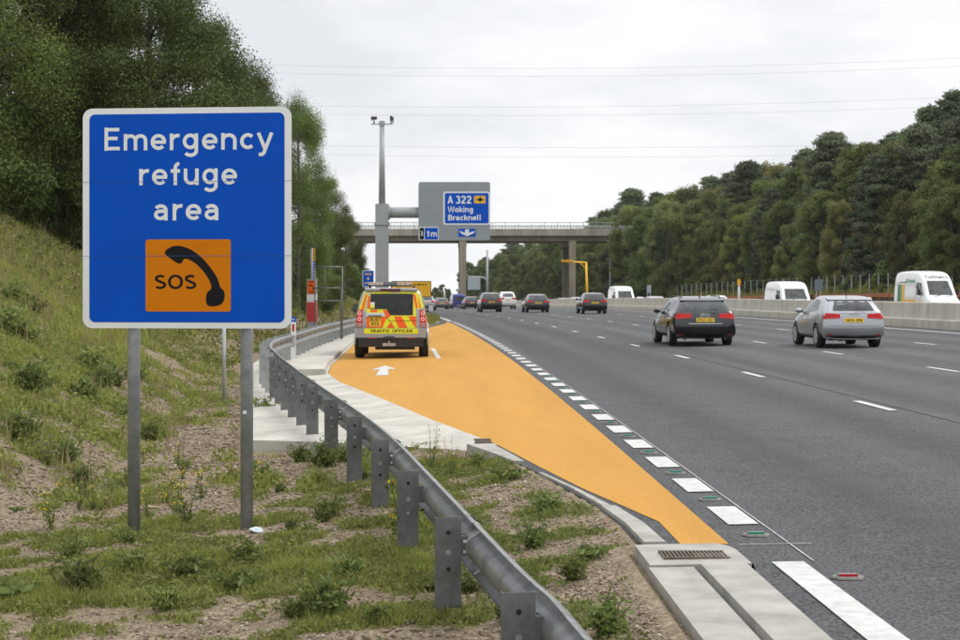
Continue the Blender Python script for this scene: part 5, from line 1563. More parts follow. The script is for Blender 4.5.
    # sides: windows, battenburg stripes
    for sd_ in ('left', 'right'):
        for wv in ([(.62, 1.2), (-.25, 1.2), (-.25, 1.72), (.28, 1.72)], [(-.33, 1.2), (-1.2, 1.2), (-1.15, 1.73), (-.33, 1.73)], [(-1.28, 1.26), (-2.05, 1.26), (-2.05, 1.72), (-1.25, 1.74)]):
            part('side_window', GLASS, [(sd_, wv)], .006)
        part('yellow_side_panel', HY, [(sd_, [(-2.2, .80), (2.0, .80), (2.0, 1.10), (-2.2, 1.10)])], .005)
        part('yellow_roof_edge', HY, [(sd_, [(-2.25, 1.2), (-2.12, 1.2), (-2.10, 1.78), (-2.2, 1.78)])], .005)
        part('orange_side_panel', HO, [(sd_, [(a, .82), (a + .5, .82), (a + .5, 1.08), (a, 1.08)]) for a in (-1.95, -.9, .15, 1.2)], .009)
        s_ = -1 if sd_ == 'left' else 1
        bm = bmesh.new(); bmesh.ops.create_cube(bm, size=1)
        for v in bm.verts: v.co = Vector((v.co.x * .17 + s_ * 1.055, v.co.y * .10 + .62, v.co.z * .24 + 1.30))
        bmesh.ops.bevel(bm, geom=bm.edges[:], offset=.03, segments=3, affect='EDGES')
        m2 = bpy.data.meshes.new('mirror'); bm.to_mesh(m2); bm.free()
        o = link_mesh('mirror', m2, BLACKTRIM, t, False)
        MB().box(s_ * 1.06, .566, 1.30, .13, .006, .19).build('mirror_glass', GLASS if s_ < 0 else mat('mirror_bright', (.5, .55, .58), .1, .6), o)
        MB().box(s_ * .96, .64, 1.22, .10, .05, .05).build('mirror_arm', BLACKTRIM, o)
        # wheel arch lips
        for yw in (1.44, -1.44):
            mb = MB(); pts = [(s_ * (hw + .005), yw + .46 * math.cos(R(a)), .40 + .46 * math.sin(R(a))) for a in range(-8, 189, 14)]
            mb.path(pts, .03, 6); mb.build('wheel_arch', SIL, t, True)
            wheel(t, s_ * (hw - .10), yw, .385, .255)
    part('windscreen', GLASS, [('front', [(.78, 1.27), (-.78, 1.27), (-.70, 1.76), (.70, 1.76)])], .005)
    part('grille', BLACKTRIM, [('front', [(.5, .74), (-.5, .74), (-.5, .96), (.5, .96)])], .01)
    for s_ in (-1, 1):
        pts = [(s_ * .55, .74), (s_ * .85, .74), (s_ * .85, .98), (s_ * .55, .98)]
        part('headlight', CLEARLAMP, [('front', pts)], .012)
    MB().path([(0, -1.9, 1.86), (0, -1.95, 1.93), (0, -2.0, 1.96)], [.02, .012, .006], 6).build('aerial', BLACKTRIM, t)
build_traffic_vehicle()

# ------------------------------------------------------------------ far side: sheet pile wall, post fence, poles
RUST = mat('rusty_sheet_pile', (.095, .052, .034), .9, var=.35, scale=2.0)
RUSTO = mat('orange_netting', (.30, .115, .05), .9, var=.25, scale=1.2)
def far_wall():
    vs = []; fs = []
    Yl = list(np.arange(96, 300, .75)); 
    for i, Y in enumerate(Yl):
        d = (0, .14, .14, 0)[i % 4]
        for du, dz in ((d, -.6), (d, .52), (d + .25, .55), (d + .3, -.4)): vs.append(RP(43.1 + du, Y, dz + .1))
    for i in range(len(Yl) - 1):
        for k in range(3): fs.append((i * 4 + k, i * 4 + k + 1, i * 4 + k + 5, i * 4 + k + 4))
    me = bpy.data.meshes.new('sheet_pile_wall'); me.from_pydata(vs, [], fs); me.update()
    o = link_mesh('sheet_pile_wall', me, RUST)
    tag(o, 'low dark rusty sheet pile wall along the far verge', 'retaining wall')
    e = MB()
    for i in range(0, len(Yl) - 1, 2):
        e.add([RP(43.02, Yl[i], .62), RP(43.02, Yl[i + 1] + .7, .62), RP(43.02, Yl[i + 1] + .7, .98), RP(43.02, Yl[i], .98), RP(43.12, Yl[i], .62), RP(43.12, Yl[i + 1] + .7, .62), RP(43.12, Yl[i + 1] + .7, .98), RP(43.12, Yl[i], .98)],
              [(0, 1, 2, 3), (7, 6, 5, 4), (3, 2, 6, 7), (1, 0, 4, 5)])
    e.build('orange_strip', RUSTO, o)
    t = thing('wire_fence', 'long wire fence with many thin grey posts in front of the wood', 'fence', RP(43.7, 96, 0))
    b = t.location
    wires = MB()
    Yp = list(np.arange(97, 262, 2.6))
    for Y in Yp:
        p = RP(43.7, Y, 0); z0 = terrain(43.7, Y)
        m = MB(); m.tube((p.x - b.x, Y - b.y, z0 - .3 - b.z), (p.x - b.x, Y - b.y, p.z + 2.75 - b.z), .055, n=6); m.build('post', GALV, t)
    for hh in (1.1, 1.7, 2.3, 2.7):
        wires.path([(RP(43.7, Y, hh) - b) for Y in Yp], .006, 4)
    wires.build('wire', GALV, t)
far_wall()

def pole(name, label, cat_, pxx, Y, top_y, r, m, extra=None):
    x = (pxx - 440) * Y / F; u = x - off(Y)
    p = RP(u, Y); z0 = terrain(u, Y) if u > 19.6 or u < 1 else p.z
    t = thing(name, label, cat_, (p.x, Y, z0))
    H = CZ + (292 - top_y) * Y / F - z0
    MB().tube((0, 0, -.4), (0, 0, H), r, r * .7, 12).build('shaft', m, t, True)
    if extra: extra(t, H, Y / F)
    return t
def lamp_head(t, H, k):
    m = MB(); m.box(0, 0, H, 6 * k, .2, .5 * k); m.box(-2.4 * k, 0, H - .1, 1.2 * k, .2, .12); m.box(2.4 * k, 0, H - .1, 1.2 * k, .2, .12); m.build('cross_head', GREYM, t)
pole('lamp_post', 'slim grey pole with small crosshead behind the distant white van', 'pole', 610, 262, 258.5, .14, GREYM, lamp_head)
def yellow_band(t, H, k):
    MB().tube((0, 0, H - .5), (0, 0, H + .03), .16, n=10).build('yellow_band', YELLOW, t)
pole('marker_pole', 'white pole with yellow top in front of the rusty wall', 'pole', 739, 150, 279.5, .13, mat('pole_white', (.6, .62, .64), .5, var=.05), yellow_band)
def camera_pole():
    Y = 165.0; s = F / Y
    x = (586.5 - 440) / s; u = x - off(Y); p = RP(19.15, Y, .9)
    p.x = x
    t = thing('camera_pole', 'bright yellow cranked speed camera pole rising behind the concrete barrier', 'camera pole', p)
    CY = mat('camera_yellow', (.86, .50, .012), .45, var=.06, scale=3)
    Z = lambda q: CZ + (292 - q) / s - p.z
    MB().tube((1.0 / s, 0, -.8), (-.4 / s, 0, Z(262.5)), .13, .10, 12).build('post', CY, t, True)
    m = MB(); m.tube((0, 0, Z(262.5)), ((561.5 - 586.5) / s, 0, Z(261.5)), .085, n=10); m.tube((-.5 / s, 0, Z(269)), (-6 / s, 0, Z(263)), .05, n=8); m.build('arm', CY, t, True)
    for q in (562.8, 567.5, 571.5):
        m = MB(); m.box((q - 586.5) / s, 0, Z(260.4), 2.6 / s, .5, 1.6 / s); m.tube(((q - 586.5) / s, -.25, Z(260.4)), ((q - 586.5) / s, -.33, Z(260.4)), .07, n=10); m.build('camera', CY, t)
camera_pole()
def far_gantry():
    Y = 318.0; s = F / Y
    x = (487.3 - 440) / s; u = x - off(Y); z0 = terrain(u, Y) if u > 19.6 else RP(u, Y).z
    t = thing('small_gantry', 'distant grey gantry with a plain blank panel beyond the bridge', 'gantry', (x, Y, z0))
    Z = lambda q: CZ + (292 - q) / s - z0
    MB().tube((0, 0, -.4), (0, 0, Z(250)), .24, .20, 12).build('post', GREYM, t, True)
    MB().path([(0, 0, Z(284)), (-.6 / s, 0, Z(280)), (-3.5 / s, 0, Z(277.5)), (-19 / s, 0, Z(276.8))], .2, 8).build('arm', GREYM, t, True)
    MB().box((474 - 487.3) / s, -.25, Z(283.4), 12.5 / s, .3, 12.5 / s).build('panel', mat('panel_pale', (.40, .46, .49), .5, var=.05), t)
    MB().box((482.5 - 487.3) / s, -.25, Z(293.5), 6 / s, .2, 3 / s).build('small_panel', mat('panel_dark', (.10, .13, .16), .5), t)
far_gantry()
def far_small_sign():
    Y = 150.0; s = F / Y; x = (818.8 - 440) / s; u = x - off(Y); z0 = terrain(u, Y)
    t = thing('small_sign', 'small blue grey sign panel by the fence just right of the low white van', 'sign', (x, Y, z0))
    Z = lambda q: CZ + (292 - q) / s - z0
    MB().prism(rrect(-4.2 / s, Z(290), 4.2 / s, Z(279.3), .05), -.03, 0).build('panel', mat('panel_slate', (.17, .21, .25), .5, var=.06), t)
    for q in (-.2, .2): MB().tube((q, .05, -.3), (q, .05, Z(280)), .04, n=8).build('post', GALV, t, True)
    Y = 225.0; s = F / Y; x = (649 - 440) / s; u = x - off(Y); z0 = terrain(u, Y)
    t = thing('small_sign', 'small pale sign on twin posts at the left end of the wire fence', 'sign', (x, Y, z0))
    Z = lambda q: CZ + (292 - q) / s - z0
    MB().prism(rrect(-2.2 / s, Z(293), 2.2 / s, Z(285), .05), -.03, 0).build('panel', mat('panel_pale', (.40, .46, .49), .5, var=.05), t)
    for q in (-.2, .2): MB().tube((q, .05, -.3), (q, .05, Z(286)), .05, n=8).build('post', GALV, t, True)
    # traffic cone on the wall
    Y = 120.0; s = F / Y; x = (701 - 440) / s
    z = RP(43.1, Y).z
    u = x - off(Y); Y2 = Y
    while u + 0 < 43.25 and Y2 < 260:
        Y2 += .5; x = (701 - 440) * Y2 / F; u = x - off(Y2)
    t = thing('traffic_cone', 'orange traffic cone standing on the sheet pile wall above the black estate car', 'traffic cone', RP(u, Y2, .64))
    CO = mat('cone_orange', (.85, .10, .01), .5, var=.05)
    MB().tube((0, 0, .04), (0, 0, .80), .2, .04, 14).build('cone', CO, t, True)
    MB().box(0, 0, .02, .46, .46, .04).build('base', CO, t)
    MB().tube((0, 0, .35), (0, 0, .55), .135, .095, 14).build('white_band', WHITE, t, True)
far_small_sign()

# ------------------------------------------------------------------ overhead cables
CAB = mat('cable_grey', (.42, .43, .44), .6, .3, var=.05)
for (Y, pts, lab) in ((350, ((180, 62), (600, 68), (980, 57)), 'highest and nearest thin power cable across the top of the sky'),
                      (363, ((180, 70), (600, 76), (980, 65)), 'second highest thin power cable, just under the topmost one'),
                      (350, ((180, 103), (600, 106.5), (980, 96)), 'upper cable of the middle pair across the sky'),
                      (363, ((180, 111), (600, 115), (980, 105)), 'lower cable of the middle pair across the sky'),
                      (350, ((180, 143), (600, 147.5), (980, 143)), 'upper cable of the lowest pair across the sky'),
                      (363, ((180, 151), (600, 157), (980, 151)), 'lowest thin power cable across the sky above the gantry panel')):
    (xa, ya), (xb, yb), (xc, yc) = pts
    pp = []
    for k in range(41):
        q = -200 + (1400) * k / 40
        t = (q - xa) / (xc - xa); tb = (xb - xa) / (xc - xa)
        lin = ya + (yc - ya) * t
        sag = (yb - (ya + (yc - ya) * tb)) / (tb * (1 - tb)) * t * (1 - t)
        pp.append(px(q, lin + sag, Y))
    o = MB().path(pp, .024, 5).build('power_cable', CAB)
    tag(o, lab, 'power cable')

# ------------------------------------------------------------------ trees
rng = np.random.default_rng(11)
def leaf_quads(cen, size, aspect=1.6, up=.25, droop=0.0, facing=None):
    """one folded leaf-sized quad per centre"""
    n = len(cen)
    a = rng.normal(size=(n, 3)); a[:, 2] -= droop
    a /= np.linalg.norm(a, axis=1)[:, None]
    b = rng.normal(size=(n, 3)); b[:, 2] += up
    nrm = np.cross(a, b); nrm /= np.linalg.norm(nrm, axis=1)[:, None] + 1e-9
    if facing is not None:                       # leaves turn their upper side out of their clump
        nrm = facing + .85 * rng.normal(size=(n, 3)) + np.array([0, 0, .35])
        nrm /= np.linalg.norm(nrm, axis=1)[:, None] + 1e-9
        a = a - nrm * (a * nrm).sum(1)[:, None]; a /= np.linalg.norm(a, axis=1)[:, None] + 1e-9
    s = np.cross(nrm, a)
    sz = size * rng.uniform(.6, 1.35, n)[:, None]
    A = a * sz * .5 * aspect; S = s * sz * .5
    v = np.stack([cen - A, cen + S, cen + A, cen - S], 1)
    return v.reshape(-1, 3)
def quad_idx(n): return np.arange(n * 4).reshape(n, 4)

def crown_mesh(name, clumps, n, size, aspect=1.6, m=None, shell=.55, droop=0.0, up=.25):
    """clumps: list of (x, y, z, rx, rz, tint)"""
    c = np.array(clumps)
    vol = c[:, 3] ** 2 * c[:, 4]; vol = vol ** .75; p = vol / vol.sum()
    k = rng.choice(len(c), n, p=p)
    d = rng.normal(size=(n, 3)); d /= np.linalg.norm(d, axis=1)[:, None]
    r = shell + (1 - shell) * rng.random(n) ** .7
    r = r * (1 + .18 * rng.normal(size=n))
    cen = c[k, :3] + d * r[:, None] * np.stack([c[k, 3], c[k, 3], c[k, 4]], 1)
    v = leaf_quads(cen, size, aspect, up, droop, d)
    tint = np.clip(c[k, 5] + rng.normal(size=n) * .12, 0, 1)
    me_o = np_mesh(name, v, quad_idx(n), m, None, tint)
    me = me_o.data; bpy.data.objects.remove(me_o)
    return me

def trunk_mesh(name, H, r, limbs, m, lean=0.3, seed=0):
    rr = random.Random(seed); mb = MB()
    pts = []; rad = []
    x = y = 0
    for k in range(9):
        t = k / 8
        pts.append((x, y, -.5 + (H + .5) * t)); rad.append(r * (1 - .82 * t) * (1.35 if k == 0 else 1))
        x += rr.uniform(-lean, lean) * .5; y += rr.uniform(-lean, lean) * .5
    mb.path(pts, rad, 8)
    for (x1, y1, z1, z0) in limbs:
        t = (z0 + .5) / (H + .5) * 8; i = min(int(t), 7); f = t - i
        p0 = Vector(pts[i]).lerp(Vector(pts[i + 1]), f)
        p1 = Vector((x1, y1, z1))
        pm = p0.lerp(p1, .5) + Vector((rr.uniform(-.2, .2), rr.uniform(-.2, .2), rr.uniform(.0, .35)))
        r0 = r * (1 - .8 * t / 8) * .5
        mb.path([p0, pm, p1], [r0, r0 * .65, r0 * .2], 6)
    me_o = mb.build(name, m, None, True); me = me_o.data; bpy.data.objects.remove(me_o)
    return me

def broadleaf(name, H, Rr, base, n, size, m, seed, bark=BARK, nc=34, tall=1.0, droop=0.0):
    rr = random.Random(seed); cl = []; limbs = []
    cz = (H + base) / 2; hz = (H - base) / 2
    for i in range(nc):
        th = rr.uniform(0, 2 * PI); v = rr.uniform(-1, 1)
        prof_ = math.sqrt(max(0, 1 - abs(v) ** 2.3)) * (1.0 if v < .2 else 1.0 - .25 * (v - .2))
        q = rr.uniform(.45, 1.0) ** .7 * Rr * prof_ * .86
        x, y, z = q * math.cos(th), q * math.sin(th), cz + v * hz * .90
        cr = Rr * (rr.uniform(.16, .34) if nc < 65 else rr.uniform(.11, .28))
        cl.append((x, y, z, cr, cr * rr.uniform(.65, 1.0) * tall, rr.uniform(.12, .85)))
        if i % 2 == 0: limbs.append((x * .9, y * .9, z, max(base * .6 + .3, min(z - .25 * math.hypot(x, y) - .3, H * .9))))
    return (trunk_mesh('trunk', H * .92, Rr * .06 + .07, limbs, bark, .25, seed), crown_mesh('crown', cl, n, size, 1.5, m, .25, droop))

def pine(name, H, Rr, base, n, size, m, seed, nc=40):
    rr = random.Random(seed); cl = []; limbs = []
    for i in range(nc):
        t = (i + rr.random()) / nc
        z = base + (H - base) * t
        rad = Rr * (1 - t ** 2.2) ** .8 * rr.uniform(.55, 1.05) + .35
        th = i * 2.4 + rr.uniform(-.6, .6)
        q = rad * rr.uniform(.45, .9)
        cr = Rr * rr.uniform(.18, .34) * (1 - .25 * t)
        cl.append((q * math.cos(th), q * math.sin(th), z, cr * 1.2, cr * .40, rr.uniform(.1, .8)))
        limbs.append((q * math.cos(th), q * math.sin(th), z, max(.4, z - .2 * q)))
    cl.append((0, 0, H - .3, .7, .6, .5))
    return (trunk_mesh('trunk', H, Rr * .06 + .06, limbs, BARK, .12, seed), crown_mesh('crown', cl, n, size, 3.0, m, .35, 0, .1))

L_DARK = leaf_mat('leaf_dark_green', (.058, .088, .026), (.135, .180, .056))
L_MID = leaf_mat('leaf_mid_green', (.060, .090, .026), (.145, .182, .060))
L_LIGHT = leaf_mat('leaf_light_green', (.090, .108, .036), (.195, .205, .078))
L_BIRCH = leaf_mat('leaf_birch', (.072, .104, .030), (.150, .195, .062))
L_PINE = leaf_mat('needle_pine', (.045, .070, .030), (.110, .145, .062), .2)

W_DARK = leaf_mat('wood_leaf_dark', (.066, .096, .032), (.150, .190, .068), .38)  # wood colours lighter than the left bank's: distance haze put into the colour
W_MID = leaf_mat('wood_leaf_mid', (.090, .120, .036), (.200, .232, .082), .38)
W_LIGHT = leaf_mat('wood_leaf_light', (.110, .128, .044), (.225, .235, .095), .38)
W_PINE = leaf_mat('wood_needle', (.064, .088, .048), (.145, .175, .095), .2)
def plant_tree(proto, name, label, loc, sc, rz, group, cat_='tree', szz=None):
    t = thing(name, label, cat_, loc, rz, group)
    t.scale = (sc, sc, sc if szz is None else szz)
    for nm, me in zip(('trunk', 'crown'), proto):
        o = bpy.data.objects.new(nm, me); C.objects.link(o); o.parent = t
    return t

# -- trees along the top of the left bank (near, fine leaves)
NB = [broadleaf('n0', 12, 4.2, .2, 170000, .058, L_DARK, 1, nc=64), broadleaf('n1', 12, 4.0, .1, 150000, .055, L_MID, 2, nc=60),
      broadleaf('n2', 12, 2.8, -.4, 170000, .042, L_BIRCH, 3, mat('birch_bark', (.13, .12, .105), .9, var=.5, scale=5), nc=64, tall=1.6, droop=.8)]
NP = [pine('np0', 12, 3.6, .8, 120000, .055, L_PINE, 5, 60)]
def left_tree(proto, name, label, pxx, Y, top, szx=1.0, group='trees on top of the left bank', base_dz=-.2):
    """top: pixel row of the tree's highest point"""
    x = (pxx - 440) * Y / F
    z0 = terrain(x - off(Y), Y) + base_dz
    zt = CZ + (292 - top) * Y / F
    k = (zt - z0) / 12.0
    t = plant_tree(proto, name, label, (x, Y, z0), k * szx, (pxx * 1.7) % 6.28, group)
    t.scale = (k * szx, k * szx, k)
    return t
LT = [(NB[2], 'birch_tree', 'tall drooping pale green birch at the far left edge of the photograph', -12, 54, -230, 1.0),
      (NB[2], 'birch_tree', 'drooping pale green birch just right of the one at the left edge', 44, 56, -170, .95),
      (NP[0], 'pine_tree', 'dark bluish pine above the upper left corner of the large blue sign', 104, 63, -60, .8),
      (NB[0], 'broadleaf_tree', 'big dark broadleaf tree above the large blue sign', 148, 57, -48, 1.0),
      (NB[0], 'broadleaf_tree', 'dark broadleaf tree whose top slopes down to the sky above the blue sign', 196, 62, 12, .9),
      (NB[1], 'broadleaf_tree', 'lower broadleaf tree above the upper right corner of the blue sign', 238, 66, 62, .85),
      (NB[2], 'birch_tree', 'slender birch against the sky just right of the large blue sign', 297, 84, 100, .82),
      (NB[1], 'broadleaf_tree', 'rounded green tree behind the emergency phone', 272, 92, 105, .9),
      (NB[0], 'broadleaf_tree', 'dark tree right of the slender birch, behind the empty sign frame', 322, 112, 176, .9),
      (NB[1], 'broadleaf_tree', 'small tree touching the left end of the bridge', 346, 150, 214, .8),
      (NB[0], 'broadleaf_tree', 'dark broadleaf tree filling the top left corner behind the birches', -8, 60, -170, 1.1),
      (NP[0], 'pine_tree', 'dark pine low behind the large blue sign, left of its posts', 74, 68, 20, .85),
      (NB[1], 'broadleaf_tree', 'broadleaf tree rising behind the gap between the two birches', 22, 59, -120, 1.0),
      (NB[0], 'broadleaf_tree', 'dark tree hidden mostly behind the large blue sign', 215, 74, 90, .9),
      (NB[0], 'broadleaf_tree', 'low dark tree left of the blue location sign', 352, 170, 252, 1.1),
      (NP[0], 'pine_tree', 'small dark pine far left under the bridge deck', 337, 190, 236, .9)]
for a in LT:
    left_tree(a[0], a[1], a[2], a[3], a[4], a[5], a[6])
# bushes along the top of the bank
BU = [broadleaf('b0', 3, 1.7, .0, 26000, .052, L_MID, 21, nc=20), broadleaf('b1', 3, 1.8, .0, 26000, .055, L_DARK, 22, nc=20)]
k = 0
for pxx, Y in ((-4, 55), (14, 54), (30, 56), (46, 55), (64, 56), (92, 58), (130, 59), (170, 66), (212, 72), (250, 78), (290, 88), (305, 96), (326, 104), (338, 120), (347, 138), (318, 92), (352, 150)):
    x = (pxx - 440) * Y / F
    lab = 'dark shrub in the row under the trees along the top of the left bank' if pxx < 280 else 'green shrub in the thicket behind the empty sign frame'
    plant_tree(BU[k % 2], 'shrub', lab, (x, Y, terrain(x - off(Y), Y) - .2), (1.15 if pxx < 120 else .8) + .25 * math.sin(k * 2.3), k * 1.3, 'shrubs along the left bank' if pxx < 280 else 'shrubs behind the sign frame', 'shrub'); k += 1

# -- the wood on the right
WB = [broadleaf('w0', 14, 4.2, .0, 40000, .145, W_DARK, 31, nc=84), broadleaf('w1', 14, 4.0, .0, 40000, .14, W_MID, 32, nc=84), broadleaf('w2', 14, 3.6, .0, 38000, .13, W_LIGHT, 33, nc=80, tall=1.3),
      broadleaf('w3', 14, 3.6, .2, 36000, .14, W_MID, 34, nc=70)]
WP = [pine('wp0', 15, 3.6, 1.0, 42000, .115, W_PINE, 35, 110), pine('wp1', 15, 3.3, 1.5, 40000, .115, W_PINE, 36, 105), pine('wp2', 15, 4.2, 2.5, 40000, .12, W_PINE, 37, 95)]
kinds = [(WB[0], 'broadleaf_tree', 'dark green broadleaf'), (WB[1], 'broadleaf_tree', 'mid green broadleaf'), (WB[2], 'broadleaf_tree', 'pale green broadleaf'), (WB[3], 'broadleaf_tree', 'open crowned green broadleaf'),
         (WP[0], 'pine_tree', 'dense dark pine'), (WP[1], 'pine_tree', 'narrow dark pine'), (WP[2], 'pine_tree', 'flat topped dark pine')]
def wood_place(pxx):
    for lim, s_ in ((470, 'left of the left bridge pier'), (500, 'behind the distant blank gantry'), (560, 'under the bridge between its piers'), (600, 'beside the right bridge pier'), (640, 'right of the bridge deck'),
                    (690, 'above the left end of the wire fence'), (745, 'above the black estate car'), (790, 'left of the low white van'), (830, 'above the low white van'), (890, 'above the silver hatchback'), (935, 'left of the striped delivery van'), (2000, 'above the striped delivery van')):
        if pxx < lim: return s_
rt = random.Random(5)
row_def = [(46.5, 4.7, .78, 'front row'), (51, 5.0, .95, 'second row'), (56.5, 6.0, 1.02, 'third row'), (63, 6.4, 1.04, 'fourth row'), (71, 6.6, 1.04, 'back row')]
ntree = 0
for ri, (ub, stp, hs, rn) in enumerate(row_def):
    Y = 98 + ri * 2.3
    while Y < 452:
        u = ub + rt.uniform(-1.6, 1.6); Yt = Y + rt.uniform(-1.5, 1.5)
        X = u + off(Yt); pxx = 440 + X * F / Yt
        far = Yt > 300
        step = stp * (1.0 if Yt < 240 else 1.35 if Yt < 340 else 1.8)
        Y += step
        if pxx > 1075 or pxx < 436: continue
        # pines crowd the near right end, broadleaves the middle
        pn = .55 if (pxx > 800 and ri > 0) else .40 if ri > 1 else .18
        if rt.random() < pn: kd = kinds[4 + rt.choice((0, 0, 1, 2))]
        else: kd = kinds[rt.choice((0, 1, 1, 2, 2, 3))]
        sk = hs * rt.uniform(.88, 1.09) * lerp_list([(440, .76), (470, .95), (560, 1.05), (620, 1.22), (720, 1.24), (760, 1.18), (850, 1.18), (960, 1.17)], pxx)
        if ri == 0: sk *= rt.uniform(.6, 1.0)
        plant_tree(kd[0], kd[1], kd[2] + ' in the ' + rn + ', ' + wood_place(pxx), (X, Yt, terrain(u, Yt) - .3), sk, rt.uniform(0, 6.28), 'trees of the wood beyond the far carriageway')
        ntree += 1
for pxx, Yt, tp, kk in ((634, 246, 203, 1), (650, 240, 207, 0), (668, 236, 198, 2)):
    X = (pxx - 440) * Yt / F; u = X - off(Yt); z0 = terrain(u, Yt) - .3
    plant_tree(kinds[kk][0], kinds[kk][1], {1: 'mid green broadleaf hiding the right end of the bridge deck', 0: 'dark broadleaf just right of the end of the bridge deck', 2: 'pale green broadleaf second right from the end of the bridge deck'}[kk],
               (X, Yt, z0), (CZ + (292 - tp) * Yt / F - z0) / 14, pxx % 6, 'trees of the wood beyond the far carriageway')
for i, (pxx, Yt, tp) in enumerate(((436, 470, 287), (431, 500, 292), (427, 530, 296), (421, 560, 298))):
    X = (pxx - 440) * Yt / F; z0 = vdrop(Yt) - .2
    plant_tree(kinds[i % 2][0], kinds[i % 2][1], ('taller', 'middle', 'lower', 'lowest')[i] + ' of four tiny distant trees right of the yellow roadworks sign', (X, Yt, z0), (CZ + (292 - tp) * Yt / F - z0) / 14, i, 'trees of the wood beyond the far carriageway')
# understorey bushes behind the fence
WBU = [broadleaf('wb0', 3.2, 2.1, .0, 4200, .20, W_MID, 41, nc=16), broadleaf('wb1', 3.2, 2.2, .0, 4200, .20, W_LIGHT, 42, nc=16), broadleaf('wb2', 3.2, 2.0, .0, 4200, .20, W_DARK, 43, nc=16)]
Y = 97
while Y < 420:
    u = 45.0 + rt.uniform(-.4, .8); X = u + off(Y); pxx = 440 + X * F / Y
    if 440 < pxx < 1040:
        q = rt.choice((0, 1, 1, 2))
        plant_tree(WBU[q], 'shrub', ('mid green', 'pale green', 'dark green')[q] + ' shrub under the wood, ' + wood_place(pxx), (X, Y, terrain(u, Y) - .15), rt.uniform(.55, 1.1), rt.uniform(0, 6), 'shrubs at the foot of the wood', 'shrub')
    Y += rt.uniform(3.2, 6.5) * (1 if Y < 250 else 1.7)
print('trees', ntree)

# ------------------------------------------------------------------ grass, weeds and stones
def grass_field(name, n, box, wd, hmin, hmax, dens_fn, seed, m, clump=1, spread=.0, lean=.45):
    r = np.random.default_rng(seed)
    P = []
    tries = 0
    x0, x1, y0, y1 = box
    while len(P) < n and tries < n * 14:
        tries += 1
        Y = y0 + (y1 - y0) * r.random() ** 1.15; X = x0 + (x1 - x0) * r.random()
        pxx = 440 + X * F / Y
        if pxx < -150 or pxx > 985: continue
        d = dens_fn(X, Y)
        if d <= 0 or r.random() > d: continue
        P.append((X, Y, terrain(X - off(Y), Y), d))
    P = np.array(P)
    P = np.repeat(P, clump, 0)
    if clump > 1: 
        P[:, :2] += r.normal(size=(len(P), 2)) * spread
    N = len(P)
    pn = np.array([fbm(x, y, 1.4, 11.0) for x, y in P[::max(clump, 1), :2]]); pn = np.repeat(pn, clump)[:N]
    h = r.uniform(hmin, hmax, N) * (.5 + .7 * np.clip(P[:, 3], 0, 1)) * np.clip(.95 + .9 * pn, .35, 2.0)
    th = r.uniform(0, 2 * np.pi, N); ln = r.uniform(.05, lean, N) * h
    dx, dy = np.cos(th) * ln, np.sin(th) * ln
    w = wd * r.uniform(.6, 1.3, N)
    ph = r.uniform(0, 2 * np.pi, N); wx, wy = np.cos(ph) * w / 2, np.sin(ph) * w / 2
    X, Y, Z = P[:, 0], P[:, 1], P[:, 2] - .01
    v = np.stack([np.stack([X - wx, Y - wy, Z], 1), np.stack([X + wx, Y + wy, Z], 1),
                  np.stack([X + dx * .4 + wx * .8, Y + dy * .4 + wy * .8, Z + h * .6], 1), np.stack([X + dx * .4 - wx * .8, Y + dy * .4 - wy * .8, Z + h * .6], 1),
                  np.stack([X + dx + wx * .1, Y + dy + wy * .1, Z + h], 1), np.stack([X + dx - wx * .1, Y + dy - wy * .1, Z + h], 1)], 1).reshape(-1, 3)
    b = np.arange(N)[:, None] * 6
    f = np.concatenate([b + np.array([0, 1, 2, 3]), b + np.array([3, 2, 4, 5])], 0)
    tn = np.clip(.25 + .45 * r.random(N) - .4 * pn + np.repeat(.3 * r.random(N // max(clump, 1) + 1), clump)[:N], 0, 1)
    o = np_mesh(name, v, f, m, None, np.concatenate([tn, tn]))
    o['kind'] = 'stuff'
    return o
L_GRASS = leaf_mat('grass_blade', (.115, .14, .032), (.36, .375, .115), .35)
L_WEED = leaf_mat('weed_leaf', (.085, .115, .032), (.215, .26, .095), .4)
L_DRY = leaf_mat('dry_grass', (.20, .165, .085), (.40, .34, .20), .3)
def dn_left(X, Y):
    u = X - off(Y)
    if u > rail_u(Y) - .03 and Y < 80: return 0
    if 20.8 < Y < 82 and u > lerp_list(PADL, Y) - .12: return 0
    g_ = green(X, Y)
    return min(1, max(0, (g_ - .34) * 1.9))
def dn_verge(X, Y):
    u = X - off(Y)
    if Y > 20.2 or u < rail_u(Y) + .02 or u > pave_l(Y) - .16: return 0
    if Y > 18.8 and u > .2: return 0
    return min(1, max(0, (green(X, Y) - .25) * 1.6))
def dn_far(X, Y):
    u = X - off(Y)
    if u > (rail_u(Y) - 1.3 if Y < 80 else pave_l(Y) - .6): return 0
    return min(1, max(0.05, (green(X, Y) - .2) * 1.5))
tag(grass_field('grass', 21000, (-6.8, .9, 9.3, 17), .0068, .02, .075, dn_left, 1, L_GRASS, 5, .04, .9), 'short green grass growing in patches on the near verge')
tag(grass_field('grass', 4500, (-1.2, 1.5, 8.3, 20.2), .0065, .02, .075, dn_verge, 2, L_GRASS, 5, .035, .8), 'sparse green grass between the steel barrier and the road')
tag(grass_field('grass', 18000, (-13, -1.2, 16.5, 40), .009, .05, .17, dn_left, 3, L_GRASS, 6, .06, .8), 'patchy green grass on the stony foot of the left bank')
tag(grass_field('bank_grass', 11000, (-21, -2.0, 30, 150),   .020, .10, .30, dn_far, 4, L_GRASS, 6, .12), 'long green grass covering the left bank')
